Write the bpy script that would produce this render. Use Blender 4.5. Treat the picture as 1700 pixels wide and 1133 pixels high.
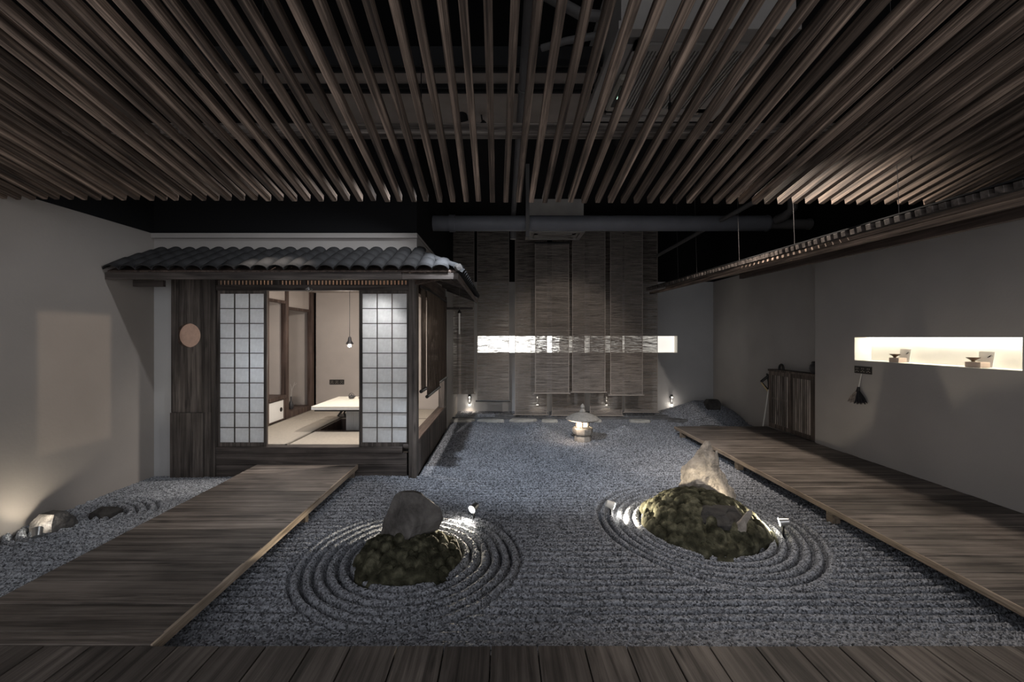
import bpy, bmesh, math, random
import numpy as np
from mathutils import Vector, noise as mnoise
random.seed(7); rng = np.random.default_rng(7)
PI = math.pi
for o in list(bpy.data.objects): bpy.data.objects.remove(o)
scn = bpy.context.scene
C = scn.collection

# ------------------------------------------------------------------ camera, world, light
cd = bpy.data.cameras.new('camera'); cam = bpy.data.objects.new('camera', cd); C.objects.link(cam)
cam.location = (0, 0, 1.6); cam.rotation_euler = (PI/2, 0, 0)
cd.sensor_width = 36; cd.lens = 36*720/1700; cd.shift_x = 14/1700; cd.shift_y = -6.5/1700
cd.clip_start = 0.02
scn.camera = cam
scn.view_settings.view_transform = 'Standard'; scn.view_settings.look = 'None'
scn.view_settings.gamma = 1; scn.view_settings.use_curve_mapping = False
scn.view_settings.exposure = 0.95
wd = bpy.data.worlds.new('world'); scn.world = wd; wd.use_nodes = True
bg = wd.node_tree.nodes['Background']; bg.inputs[0].default_value = (0.97, 0.97, 1.0, 1); bg.inputs[1].default_value = 0.56

WARM = (1.0, 0.78, 0.58); SOFT = (1.0, 0.88, 0.76); COOL = (0.78, 0.88, 1.0)
def light(name, kind, loc, target, power, color, size=0.03, cone=60, blend=0.3, sy=None):
    d = bpy.data.lights.new(name, kind); d.energy = power; d.color = color
    if kind == 'AREA':
        d.size = size
        if sy: d.shape = 'RECTANGLE'; d.size_y = sy
    else: d.shadow_soft_size = size
    if kind == 'SPOT': d.spot_size = math.radians(cone); d.spot_blend = blend
    o = bpy.data.objects.new(name, d); C.objects.link(o); o.location = loc
    v = Vector(target) - Vector(loc)
    o.rotation_euler = v.to_track_quat('-Z', 'Y').to_euler()
    return o
# track spots hung under the ceiling, past the end of the slats (their housings are built further down)
TRACK = [  # loc, target, power, colour, cone
    ((2.04, 4.1, 3.36), (3.1, 3.3, 0.14), 105, SOFT, 104),
    ((2.04, 3.95, 3.36), (3.15, 6.4, 0.14), 110, SOFT, 70),
    ((0.15, 3.80, 3.38), (0.2, 3.75, 0.0), 190, (.84, .91, 1), 74),
    ((-0.34, 3.80, 3.46), (0.45, 6.15, 0.0), 185, (.84, .91, 1), 70),
    ((-2.3, 4.15, 3.3), (-2.3, 4.35, 0.14), 32, SOFT, 52),
    ((-0.25, 3.78, 3.36), (-3.3, 4.6, .4), 50, (.93, .96, 1), 82),
    ((1.0, 3.82, 3.28), (1.1, 8.6, 1.1), 100, SOFT, 38),  # extra spot added to brighten the reed blinds
]
for i, (l, t, p, c, cone) in enumerate(TRACK):
    light('track_spot_light', 'SPOT', l, t, p, c, 0.025, cone, 0.55)

# added spot, no fixture, masked to throw a soft rectangle on the left wall
pj = light('added_patch_light', 'SPOT', (-.25, 4.05, 3.30), (-4.0, 4.05, 3.30), 60, WARM, .03, 120, .1)
pd_ = pj.data; pd_.use_nodes = True; t_ = pd_.node_tree; em_ = [n for n in t_.nodes if n.type == 'EMISSION'][0]
tcn = t_.nodes.new('ShaderNodeTexCoord'); spn = t_.nodes.new('ShaderNodeSeparateXYZ'); t_.links.new(tcn.outputs['Normal'], spn.inputs[0])
def mth(op, a, b=None):
    n = t_.nodes.new('ShaderNodeMath'); n.operation = op
    for i, v in enumerate((a, b)):
        if v is None: continue
        if isinstance(v, (int, float)): n.inputs[i].default_value = v
        else: t_.links.new(v, n.inputs[i])
    return n.outputs[0]
def frame_(v, lo, hi, soft):
    a = mth('DIVIDE', mth('SUBTRACT', v, lo), soft); b = mth('DIVIDE', mth('SUBTRACT', hi, v), soft)
    n = mth('MINIMUM', a, b); n = mth('MAXIMUM', n, 0.0); return mth('MINIMUM', n, 1.0)
dz_ = mth('ABSOLUTE', spn.outputs['Z'])
u_ = mth('MULTIPLY', mth('DIVIDE', spn.outputs['X'], dz_), 3.78); v_ = mth('MULTIPLY', mth('DIVIDE', spn.outputs['Y'], dz_), 3.78)
t_.links.new(mth('MULTIPLY', frame_(u_, -.31, .41, .02), frame_(v_, -2.75, -1.46, .03)), em_.inputs['Strength'])

# ------------------------------------------------------------------ helpers
def tag(o, label=None, cat=None, group=None, kind=None):
    if label: o['label'] = label
    if cat: o['category'] = cat
    if group: o['group'] = group
    if kind: o['kind'] = kind
    return o
def thing(name, loc, label, cat, group=None):
    o = bpy.data.objects.new(name, None); C.objects.link(o); o.location = loc; o.empty_display_size = .05
    return tag(o, label, cat, group)
def wl(o):
    v = Vector((0, 0, 0))
    while o is not None: v += o.location; o = o.parent
    return v
class MB:
    def __init__(s): s.bm = bmesh.new()
    def box(s, x0, x1, y0, y1, z0, z1, bev=0):
        t = bmesh.new() if bev else s.bm
        vs = [t.verts.new((x, y, z)) for x in (x0, x1) for y in (y0, y1) for z in (z0, z1)]
        for f in ((0,1,3,2),(4,6,7,5),(0,4,5,1),(2,3,7,6),(0,2,6,4),(1,5,7,3)):
            t.faces.new([vs[i] for i in f])
        if bev:
            bmesh.ops.bevel(t, geom=list(t.edges), offset=bev, segments=1, affect='EDGES')
            m = bpy.data.meshes.new('t'); t.to_mesh(m); t.free(); s.bm.from_mesh(m); bpy.data.meshes.remove(m)
        return s
    def cyl(s, p0, p1, r0, r1=None, n=16, cap=True):
        r1 = r0 if r1 is None else r1
        p0 = Vector(p0); p1 = Vector(p1); d = (p1-p0).normalized()
        a = d.orthogonal().normalized(); b = d.cross(a)
        A = [s.bm.verts.new(p0 + (a*math.cos(2*PI*i/n)+b*math.sin(2*PI*i/n))*r0) for i in range(n)]
        B = [s.bm.verts.new(p1 + (a*math.cos(2*PI*i/n)+b*math.sin(2*PI*i/n))*r1) for i in range(n)]
        for i in range(n):
            s.bm.faces.new((A[i], A[(i+1)%n], B[(i+1)%n], B[i]))
        if cap: s.bm.faces.new(A[::-1]); s.bm.faces.new(B)
        return s
    def tube(s, pts, r, n=10):
        pts = [Vector(p) for p in pts]; rings = []
        rr = r if isinstance(r, (list, tuple)) else [r]*len(pts)
        a = None
        for i, p in enumerate(pts):
            d = (pts[min(i+1, len(pts)-1)] - pts[max(i-1, 0)]).normalized()
            a = d.orthogonal().normalized() if a is None else (a - d*a.dot(d)).normalized()
            b = d.cross(a)
            rings.append([s.bm.verts.new(p + (a*math.cos(2*PI*k/n)+b*math.sin(2*PI*k/n))*rr[i]) for k in range(n)])
        for i in range(len(rings)-1):
            for k in range(n):
                s.bm.faces.new((rings[i][k], rings[i][(k+1)%n], rings[i+1][(k+1)%n], rings[i+1][k]))
        s.bm.faces.new(rings[0][::-1]); s.bm.faces.new(rings[-1])
        return s
    def lathe(s, c, prof, n=24, wob=0):
        rings = []
        for j, (r, z) in enumerate(prof):
            rings.append([s.bm.verts.new((c[0]+r*math.cos(2*PI*k/n)*(1+wob*math.sin(3.1*j+k*1.7)), c[1]+r*math.sin(2*PI*k/n), c[2]+z)) for k in range(n)])
        for i in range(len(rings)-1):
            for k in range(n):
                s.bm.faces.new((rings[i][k], rings[i][(k+1)%n], rings[i+1][(k+1)%n], rings[i+1][k]))
        s.bm.faces.new(rings[0][::-1]); s.bm.faces.new(rings[-1])
        return s
    def poly(s, pts, thick):
        """flat polygon pts (3d) extruded by vector thick"""
        A = [s.bm.verts.new(p) for p in pts]; t = Vector(thick)
        B = [s.bm.verts.new(Vector(p)+t) for p in pts]; n = len(pts)
        s.bm.faces.new(A[::-1]); s.bm.faces.new(B)
        for i in range(n): s.bm.faces.new((A[i], A[(i+1)%n], B[(i+1)%n], B[i]))
        return s
    def mesh(s, name, mat, smooth=False, off=None):
        if off is not None: bmesh.ops.translate(s.bm, verts=s.bm.verts, vec=off)
        bmesh.ops.recalc_face_normals(s.bm, faces=s.bm.faces)
        m = bpy.data.meshes.new(name); s.bm.to_mesh(m); s.bm.free()
        m.materials.append(mat)
        if smooth:
            m.shade_smooth()
            try: m.set_sharp_from_angle(angle=math.radians(38))
            except Exception: pass
        return m
    def build(s, name, mat, parent=None, smooth=False, loc=None):
        off = -wl(parent) if parent is not None else (-Vector(loc) if loc is not None else None)
        o = bpy.data.objects.new(name, s.mesh(name, mat, smooth, off)); C.objects.link(o)
        o.parent = parent
        if loc is not None and parent is None: o.location = loc
        return o
def inst(name, mesh, parent, loc, rot=(0,0,0), sc=(1,1,1)):
    """a part sharing a mesh; loc in world coordinates"""
    o = bpy.data.objects.new(name, mesh); C.objects.link(o); o.parent = parent
    o.location = Vector(loc) - (wl(parent) if parent is not None else Vector((0,0,0)))
    o.rotation_euler = rot; o.scale = sc
    return o
def copy_tree(o, parent=None):
    c = o.copy(); C.objects.link(c); c.parent = parent
    for ch in [x for x in o.children]: copy_tree(ch, c)
    return c
def grid_mesh(name, X, Y, Z, mat, smooth=False, mask=None):
    ny, nx = Z.shape
    co = np.stack([X, Y, Z], -1).reshape(-1, 3).astype(np.float32)
    i = np.arange(ny*nx).reshape(ny, nx)
    q = np.stack([i[:-1,:-1], i[:-1,1:], i[1:,1:], i[1:,:-1]], -1).reshape(-1, 4)
    if mask is not None: q = q[mask[:-1,:-1].reshape(-1)]
    m = bpy.data.meshes.new(name)
    m.vertices.add(len(co)); m.vertices.foreach_set('co', co.ravel())
    m.loops.add(len(q)*4); m.loops.foreach_set('vertex_index', q.ravel().astype(np.int32))
    m.polygons.add(len(q)); m.polygons.foreach_set('loop_start', np.arange(0, len(q)*4, 4, dtype=np.int32))
    m.polygons.foreach_set('loop_total', np.full(len(q), 4, dtype=np.int32))
    m.update(calc_edges=True); m.validate()
    m.polygons.foreach_set('use_smooth', np.full(len(m.polygons), smooth, dtype=bool))
    m.materials.append(mat)
    o = bpy.data.objects.new(name, m); C.objects.link(o)
    return o

# ------------------------------------------------------------------ materials
def nt(name):
    m = bpy.data.materials.new(name); m.use_nodes = True
    t = m.node_tree; b = t.nodes['Principled BSDF']
    return m, t, b
def ramp(t, src, stops):
    r = t.nodes.new('ShaderNodeValToRGB'); e = r.color_ramp.elements
    e[0].position, e[0].color = stops[0][0], (*stops[0][1], 1); e[1].position, e[1].color = stops[-1][0], (*stops[-1][1], 1)
    for p, c in stops[1:-1]:
        x = e.new(p); x.color = (*c, 1)
    t.links.new(src, r.inputs[0]); return r.outputs[0]
def plain(name, col, rough=.7, metal=0, var=.12, scale=4, bump=0.0, bscale=60, spec=.3):
    m, t, b = nt(name); L = t.links.new
    tc = t.nodes.new('ShaderNodeTexCoord'); n = t.nodes.new('ShaderNodeTexNoise')
    n.inputs['Scale'].default_value = scale; n.inputs['Detail'].default_value = 5
    L(tc.outputs['Object'], n.inputs['Vector'])
    lo = tuple(c*(1-var) for c in col); hi = tuple(min(1, c*(1+var)) for c in col)
    L(ramp(t, n.outputs[0], [(.3, lo), (.7, hi)]), b.inputs['Base Color'])
    b.inputs['Roughness'].default_value = rough; b.inputs['Metallic'].default_value = metal
    b.inputs['Specular IOR Level'].default_value = spec
    if bump:
        n2 = t.nodes.new('ShaderNodeTexNoise'); n2.inputs['Scale'].default_value = bscale; n2.inputs['Detail'].default_value = 6
        L(tc.outputs['Object'], n2.inputs['Vector'])
        bu = t.nodes.new('ShaderNodeBump'); bu.inputs['Strength'].default_value = bump; bu.inputs['Distance'].default_value = .01
        L(n2.outputs[0], bu.inputs['Height']); L(bu.outputs[0], b.inputs['Normal'])
    return m
def wood(name, dark, mid, light_, axis='x', fine=26, rough=.6, bump=.35, vary=.5, spec=.3):
    """plank grain running along the axis; each object gets its own offset and tone"""
    m, t, b = nt(name); L = t.links.new; N = t.nodes.new
    tc = N('ShaderNodeTexCoord'); oi = N('ShaderNodeObjectInfo'); mp = N('ShaderNodeMapping')
    k = {'x': (.9, fine, fine), 'y': (fine, .9, fine), 'z': (fine, fine, .9)}[axis]
    mp.inputs['Scale'].default_value = k
    mul = N('ShaderNodeVectorMath'); mul.operation = 'SCALE'; mul.inputs[0].default_value = (37, 53, 41)
    L(oi.outputs['Random'], mul.inputs['Scale']); add = N('ShaderNodeVectorMath'); add.operation = 'ADD'
    L(tc.outputs['Object'], add.inputs[0]); L(mul.outputs[0], add.inputs[1]); L(add.outputs[0], mp.inputs['Vector'])
    n1 = N('ShaderNodeTexNoise'); n1.inputs['Scale'].default_value = 1.0; n1.inputs['Detail'].default_value = 8; n1.inputs['Roughness'].default_value = .68; n1.inputs['Distortion'].default_value = .6
    L(mp.outputs[0], n1.inputs['Vector'])
    c = ramp(t, n1.outputs[0], [(.36, dark), (.5, mid), (.66, light_)])
    # slow blotches
    n2 = N('ShaderNodeTexNoise'); n2.inputs['Scale'].default_value = 2.3; n2.inputs['Detail'].default_value = 3
    L(add.outputs[0], n2.inputs['Vector'])
    r2 = N('ShaderNodeMapRange'); r2.inputs[1].default_value = .3; r2.inputs[2].default_value = .7; r2.inputs[3].default_value = .62; r2.inputs[4].default_value = 1.25
    L(n2.outputs[0], r2.inputs[0])
    r3 = N('ShaderNodeMapRange'); r3.inputs[3].default_value = 1-vary*.5; r3.inputs[4].default_value = 1+vary*.5
    L(oi.outputs['Random'], r3.inputs[0])
    mm = N('ShaderNodeMath'); mm.operation = 'MULTIPLY'; L(r2.outputs[0], mm.inputs[0]); L(r3.outputs[0], mm.inputs[1])
    # knots
    vo = N('ShaderNodeTexVoronoi'); vo.inputs['Scale'].default_value = 1.0
    mp2 = N('ShaderNodeMapping'); kk = {'x': (1.6, 7, 7), 'y': (7, 1.6, 7), 'z': (7, 7, 1.6)}[axis]; mp2.inputs['Scale'].default_value = kk
    L(add.outputs[0], mp2.inputs['Vector']); L(mp2.outputs[0], vo.inputs['Vector'])
    rk = N('ShaderNodeMapRange'); rk.inputs[1].default_value = .03; rk.inputs[2].default_value = .13; rk.inputs[3].default_value = .35; rk.inputs[4].default_value = 1
    L(vo.outputs['Distance'], rk.inputs[0])
    m3 = N('ShaderNodeMath'); m3.operation = 'MULTIPLY'; L(mm.outputs[0], m3.inputs[0]); L(rk.outputs[0], m3.inputs[1])
    vs = N('ShaderNodeVectorMath'); vs.operation = 'SCALE'; L(c, vs.inputs[0]); L(m3.outputs[0], vs.inputs['Scale'])
    L(vs.outputs[0], b.inputs['Base Color'])
    b.inputs['Roughness'].default_value = rough; b.inputs['Specular IOR Level'].default_value = spec
    bu = N('ShaderNodeBump'); bu.inputs['Strength'].default_value = bump; bu.inputs['Distance'].default_value = .004
    L(n1.outputs[0], bu.inputs['Height']); L(bu.outputs[0], b.inputs['Normal'])
    return m
def emis(name, col, s):
    m, t, b = nt(name); b.inputs['Base Color'].default_value = (*col, 1)
    b.inputs['Emission Color'].default_value = (*col, 1); b.inputs['Emission Strength'].default_value = s
    return m
def wallmat(name, col, zline=2.79):
    """plaster painted up to zline, black paint above"""
    m, t, b = nt(name); L = t.links.new; N = t.nodes.new
    g = N('ShaderNodeNewGeometry'); sp = N('ShaderNodeSeparateXYZ'); L(g.outputs['Position'], sp.inputs[0])
    gt = N('ShaderNodeMath'); gt.operation = 'GREATER_THAN'; gt.inputs[1].default_value = zline; L(sp.outputs['Z'], gt.inputs[0])
    n = N('ShaderNodeTexNoise'); n.inputs['Scale'].default_value = 1.6; n.inputs['Detail'].default_value = 6; L(g.outputs['Position'], n.inputs['Vector'])
    c = ramp(t, n.outputs[0], [(.3, tuple(x*.93 for x in col)), (.7, tuple(x*1.05 for x in col))])
    mx = N('ShaderNodeMix'); mx.data_type = 'RGBA'; L(gt.outputs[0], mx.inputs[0]); L(c, mx.inputs[6]); mx.inputs[7].default_value = (.012, .012, .013, 1)
    L(mx.outputs[2], b.inputs['Base Color']); b.inputs['Roughness'].default_value = .9; b.inputs['Specular IOR Level'].default_value = .1
    n2 = N('ShaderNodeTexNoise'); n2.inputs['Scale'].default_value = 45; n2.inputs['Detail'].default_value = 8; L(g.outputs['Position'], n2.inputs['Vector'])
    bu = N('ShaderNodeBump'); bu.inputs['Strength'].default_value = .12; bu.inputs['Distance'].default_value = .01
    L(n2.outputs[0], bu.inputs['Height']); L(bu.outputs[0], b.inputs['Normal'])
    return m
def paper(name, col, trans=.5):
    m, t, b = nt(name); L = t.links.new; N = t.nodes.new
    t.nodes.remove(b); out = [n for n in t.nodes if n.type == 'OUTPUT_MATERIAL'][0]
    d = N('ShaderNodeBsdfDiffuse'); tr = N('ShaderNodeBsdfTranslucent'); mx = N('ShaderNodeMixShader'); mx.inputs[0].default_value = trans
    tc = N('ShaderNodeTexCoord'); n = N('ShaderNodeTexNoise'); n.inputs['Scale'].default_value = 22; n.inputs['Detail'].default_value = 6; n.inputs['Distortion'].default_value = 1
    L(tc.outputs['Object'], n.inputs['Vector'])
    c = ramp(t, n.outputs[0], [(.3, tuple(x*.86 for x in col)), (.7, col)])
    L(c, d.inputs[0]); L(c, tr.inputs[0]); L(d.outputs[0], mx.inputs[1]); L(tr.outputs[0], mx.inputs[2]); L(mx.outputs[0], out.inputs[0])
    return m
def reed(name, col, holes=.4, axis='z'):
    """woven reed: fine horizontal stalks with open gaps between them"""
    m, t, b = nt(name); L = t.links.new; N = t.nodes.new
    t.nodes.remove(b); out = [n for n in t.nodes if n.type == 'OUTPUT_MATERIAL'][0]
    tc = N('ShaderNodeTexCoord'); oi = N('ShaderNodeObjectInfo')
    mul = N('ShaderNodeVectorMath'); mul.operation = 'SCALE'; mul.inputs[0].default_value = (11, 17, 23); L(oi.outputs['Random'], mul.inputs['Scale'])
    add = N('ShaderNodeVectorMath'); add.operation = 'ADD'; L(tc.outputs['Object'], add.inputs[0]); L(mul.outputs[0], add.inputs[1])
    mp = N('ShaderNodeMapping'); mp.inputs['Scale'].default_value = (5, 5, 420) if axis == 'z' else (190, 190, 6)
    L(add.outputs[0], mp.inputs['Vector'])
    n = N('ShaderNodeTexNoise'); n.inputs['Scale'].default_value = 1; n.inputs['Detail'].default_value = 3; L(mp.outputs[0], n.inputs['Vector'])
    mp2 = N('ShaderNodeMapping'); mp2.inputs['Scale'].default_value = (2.2, 2.2, 75) if axis == 'z' else (42, 42, 3)
    L(add.outputs[0], mp2.inputs['Vector'])
    n2 = N('ShaderNodeTexNoise'); n2.inputs['Scale'].default_value = 1; n2.inputs['Detail'].default_value = 5; L(mp2.outputs[0], n2.inputs['Vector'])
    c = ramp(t, n2.outputs[0], [(.3, tuple(x*.45 for x in col)), (.7, tuple(x*1.3 for x in col))])
    mr = N('ShaderNodeMapRange'); mr.inputs[1].default_value = .5-holes*.25; mr.inputs[2].default_value = .62-holes*.25; mr.inputs[3].default_value = 0.0; mr.inputs[4].default_value = 1
    # fraction open is set by the threshold
    mr.inputs[1].default_value = .5 + (holes-.5)*.35 - .04; mr.inputs[2].default_value = .5 + (holes-.5)*.35 + .04
    L(n.outputs[0], mr.inputs[0])
    d = N('ShaderNodeBsdfDiffuse'); tl = N('ShaderNodeBsdfTranslucent'); m1 = N('ShaderNodeMixShader'); m1.inputs[0].default_value = .3
    L(c, d.inputs[0]); L(c, tl.inputs[0]); L(d.outputs[0], m1.inputs[1]); L(tl.outputs[0], m1.inputs[2])
    tp = N('ShaderNodeBsdfTransparent'); mx = N('ShaderNodeMixShader')
    L(mr.outputs[0], mx.inputs[0]); L(tp.outputs[0], mx.inputs[1]); L(m1.outputs[0], mx.inputs[2]); L(mx.outputs[0], out.inputs[0])
    return m
def gravelmat(name, base):
    m, t, b = nt(name); L = t.links.new; N = t.nodes.new
    g = N('ShaderNodeNewGeometry'); v = N('ShaderNodeTexVoronoi'); v.inputs['Scale'].default_value = 105; L(g.outputs['Position'], v.inputs['Vector'])
    sp = N('ShaderNodeSeparateColor'); L(v.outputs['Color'], sp.inputs[0])
    lo = tuple(x*.22 for x in base); hi = tuple(min(1, x*1.75) for x in base)
    c = ramp(t, sp.outputs[0], [(0, lo), (.5, base), (1, hi)])
    n = N('ShaderNodeTexNoise'); n.inputs['Scale'].default_value = .9; n.inputs['Detail'].default_value = 3; L(g.outputs['Position'], n.inputs['Vector'])
    r = N('ShaderNodeMapRange'); r.inputs[1].default_value = .3; r.inputs[2].default_value = .7; r.inputs[3].default_value = .85; r.inputs[4].default_value = 1.12; L(n.outputs[0], r.inputs[0])
    vs = N('ShaderNodeVectorMath'); vs.operation = 'SCALE'; L(c, vs.inputs[0]); L(r.outputs[0], vs.inputs['Scale']); L(vs.outputs[0], b.inputs['Base Color'])
    b.inputs['Roughness'].default_value = .85; b.inputs['Specular IOR Level'].default_value = .2
    bu = N('ShaderNodeBump'); bu.inputs['Strength'].default_value = .9; bu.inputs['Distance'].default_value = .006; bu.invert = True
    L(v.outputs['Distance'], bu.inputs['Height']); L(bu.outputs[0], b.inputs['Normal'])
    return m
def stonemat(name, base, spot=.5, scale=9, bump=.6):
    m, t, b = nt(name); L = t.links.new; N = t.nodes.new
    tc = N('ShaderNodeTexCoord')
    n = N('ShaderNodeTexNoise'); n.inputs['Scale'].default_value = scale; n.inputs['Detail'].default_value = 10; n.inputs['Roughness'].default_value = .65; n.inputs['Distortion'].default_value = .5
    L(tc.outputs['Object'], n.inputs['Vector'])
    c = ramp(t, n.outputs[0], [(.28, tuple(x*(1-spot) for x in base)), (.5, base), (.75, tuple(min(1, x*(1+spot)) for x in base))])
    L(c, b.inputs['Base Color']); b.inputs['Roughness'].default_value = .9; b.inputs['Specular IOR Level'].default_value = .2
    n2 = N('ShaderNodeTexNoise'); n2.inputs['Scale'].default_value = scale*5; n2.inputs['Detail'].default_value = 8; L(tc.outputs['Object'], n2.inputs['Vector'])
    bu = N('ShaderNodeBump'); bu.inputs['Strength'].default_value = bump; bu.inputs['Distance'].default_value = .012
    L(n2.outputs[0], bu.inputs['Height']); L(bu.outputs[0], b.inputs['Normal'])
    return m

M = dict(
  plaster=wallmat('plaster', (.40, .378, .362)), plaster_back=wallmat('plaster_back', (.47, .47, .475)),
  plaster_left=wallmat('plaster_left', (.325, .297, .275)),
  black=plain('black_paint', (.013, .013, .014), .85), ceil=plain('ceiling_black', (.006, .006, .007), .95),
  soil=plain('concrete', (.06, .06, .06), .9),
  slat=wood('slat_wood', (.035, .026, .021), (.135, .10, .079), (.40, .30, .235), 'y', 40, .75, .4, .8), slatx=wood('beam_wood', (.05, .042, .036), (.17, .145, .13), (.42, .37, .33), 'x', 30, .7, .4, .3),
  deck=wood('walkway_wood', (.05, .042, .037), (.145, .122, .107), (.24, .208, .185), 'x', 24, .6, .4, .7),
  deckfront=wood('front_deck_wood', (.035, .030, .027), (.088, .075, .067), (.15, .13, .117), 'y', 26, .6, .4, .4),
  edge=wood('edge_wood', (.12, .09, .065), (.30, .24, .185), (.42, .35, .28), 'y', 20, .7, .3, .3),
  housez=wood('house_wood_upright', (.03, .025, .023), (.082, .070, .063), (.155, .132, .118), 'z', 26, .6, .35, .3),
  housex=wood('house_wood_level', (.028, .023, .021), (.068, .057, .052), (.12, .102, .093), 'x', 26, .6, .35, .3),
  housey=wood('house_wood_deep', (.035, .024, .02), (.085, .062, .052), (.15, .11, .092), 'y', 26, .6, .35, .3),
  inner=wood('alcove_wood', (.035, .022, .018), (.085, .058, .048), (.14, .10, .084), 'z', 22, .5, .25, .3),
  cab=wood('cabinet_wood', (.05, .038, .032), (.12, .095, .08), (.24, .19, .165), 'z', 26, .7, .3, .8),
  cabslat=wood('cabinet_slat_wood', (.14, .115, .1), (.30, .26, .23), (.46, .40, .36), 'z', 26, .7, .3, .8),
  tile=plain('clay_tile', (.036, .036, .038), .8, 0, .5, 9, .25, 50, .25),
  paper=paper('shoji_paper', (.84, .87, .90), .55), transom=paper('transom_paper', (.95, .78, .66), .7), disc=paper('round_paper', (.80, .67, .60), .7),
  roomwall=plain('room_plaster', (.45, .40, .365), .9, 0, .05, 3, .1, 60),
  white=plain('white_panel', (.82, .80, .76), .6, 0, .03), nichew=plain('niche_white', (.86, .84, .79), .8, 0, .02),
  tatami=plain('tatami', (.46, .41, .345), .85, 0, .08, 30, .5, 240), mat_edge=plain('tatami_edge', (.30, .27, .23), .8),
  tabletop=plain('table_top', (.75, .71, .62), .55, 0, .05, 20, .2, 160),
  rib=plain('ribbed_grey', (.62, .61, .6), .6),
  dark=plain('dark_lacquer', (.02, .018, .017), .4, 0, .1), iron=plain('black_iron', (.02, .02, .022), .5, .5, .2),
  gravel=gravelmat('gravel', (.225, .237, .265)), gravel2=gravelmat('gravel_side', (.28, .294, .32)),
  reed=reed('reed', (.31, .275, .25), .38), reedside=reed('reed_side', (.16, .13, .11), .18, 'x'),
  cord=plain('cord', (.34, .30, .27), .8), pipe=plain('painted_pipe', (.15, .155, .175), .5, 0, .1),
  pipe_dark=plain('painted_pipe_dark', (.12, .115, .115), .55), duct=plain('painted_channel', (.30, .26, .235), .7),
  ac=plain('ac_casing', (.36, .34, .32), .5), acw=plain('ac_pod', (.40, .37, .32), .5),
  moss=None, rock_pale=stonemat('pale_rock', (.34, .305, .27), .6, 10, 1.0), rock_grey=stonemat('grey_rock', (.115, .108, .104), .75, 5, .9),
  rock_dark=stonemat('dark_rock', (.055, .052, .05), .5, 8, .6), slab=stonemat('pale_slab', (.42, .41, .385), .3, 8, .4), slab_dark=stonemat('dark_slab', (.12, .12, .125), .4, 8, .4),
  lantern=stonemat('lantern_stone', (.33, .31, .285), .3, 26, .5),
  steel=plain('steel', (.55, .55, .55), .3, .9), jar=plain('jar_glaze', (.05, .048, .05), .4), bowl=plain('bowl_glaze', (.12, .075, .045), .4),
  kraft=plain('pale_block', (.56, .45, .38), .8), ink=plain('ink', (.02, .02, .02), .8), socket=plain('socket_black', (.03, .027, .025), .4),
  gold=plain('old_gold', (.60, .48, .28), .4, .3), bristle=plain('bristle', (.22, .19, .17), .8, 0, .7, 30), bristle_dark=plain('bristle_dark', (.02, .02, .024), .8),
  bulb=emis('bulb', (1, .9, .75), 60), glow=emis('lantern_glow', (1, .86, .62), 14), spotface=emis('spot_lens', (1, .93, .8), 60),
  led=emis('led', (1, .93, .80), 10), led2=emis('led_cool', (1, .98, .93), 3.2), led3=emis('led_dim', (1, .96, .89), .42), wallface=emis('wall_lamp_lens', (1, .93, .8), 14), green=emis('display_green', (.6, 1, .75), 1.2),
  teaw=plain('celadon', (.55, .60, .55), .3), paperstrip=plain('paper_strip', (.62, .60, .56), .8),
)
def mossmat():
    m, t, b = nt('moss'); L = t.links.new; N = t.nodes.new
    tc = N('ShaderNodeTexCoord'); n = N('ShaderNodeTexNoise'); n.inputs['Scale'].default_value = 14; n.inputs['Detail'].default_value = 7; L(tc.outputs['Object'], n.inputs['Vector'])
    c = ramp(t, n.outputs[0], [(.3, (.018, .018, .012)), (.5, (.056, .055, .037)), (.72, (.165, .16, .112))])
    L(c, b.inputs['Base Color']); b.inputs['Roughness'].default_value = .95; b.inputs['Specular IOR Level'].default_value = .1
    n2 = N('ShaderNodeTexNoise'); n2.inputs['Scale'].default_value = 190; n2.inputs['Detail'].default_value = 4; L(tc.outputs['Object'], n2.inputs['Vector'])
    bu = N('ShaderNodeBump'); bu.inputs['Strength'].default_value = 1; bu.inputs['Distance'].default_value = .006; L(n2.outputs[0], bu.inputs['Height']); L(bu.outputs[0], b.inputs['Normal'])
    return m
M['moss'] = mossmat()

# ------------------------------------------------------------------ setting
HX0, HX1, HY0, HY1 = -4.03, -1.0, 5.0, 7.63      # tea house footprint
RX = 4.31; BY = 9.35; CZ = 3.98
MB().box(-4.3, 5.0, -1.6, BY+.3, -.32, -.12).build('floor', M['soil'])['kind'] = 'structure'
MB().box(-4.3, 5.0, -1.6, BY+.3, CZ, CZ+.1).build('ceiling', M['ceil'])['kind'] = 'structure'
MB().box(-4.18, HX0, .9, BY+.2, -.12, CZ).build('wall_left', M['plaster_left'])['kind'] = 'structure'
# right wall with the long lit niche
mb = MB(); NY0, NY1, NZ0, NZ1 = 3.60, 5.33, 1.315, 1.60
mb.box(RX, RX+.35, .9, NY0, -.12, CZ).box(RX, RX+.35, NY1, 6.0, -.12, CZ).box(RX, RX+.35, NY0, NY1, -.12, NZ0).box(RX, RX+.35, NY0, NY1, NZ1, CZ)
mb.build('wall_right', M['plaster'])['kind'] = 'structure'
mb = MB(); e = .004
mb.box(RX+.21, RX+.23, NY0-e, NY1+e, NZ0-e, NZ1+e).box(RX+.002, RX+.215, NY0-e, NY0+e, NZ0, NZ1).box(RX+.002, RX+.215, NY1-e, NY1+e, NZ0, NZ1)
mb.box(RX+.002, RX+.215, NY0, NY1, NZ0-e, NZ0+e).box(RX+.002, RX+.215, NY0, NY1, NZ1-e, NZ1+e)
mb.build('trim_1', M['nichew'])['kind'] = 'structure'
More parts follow.
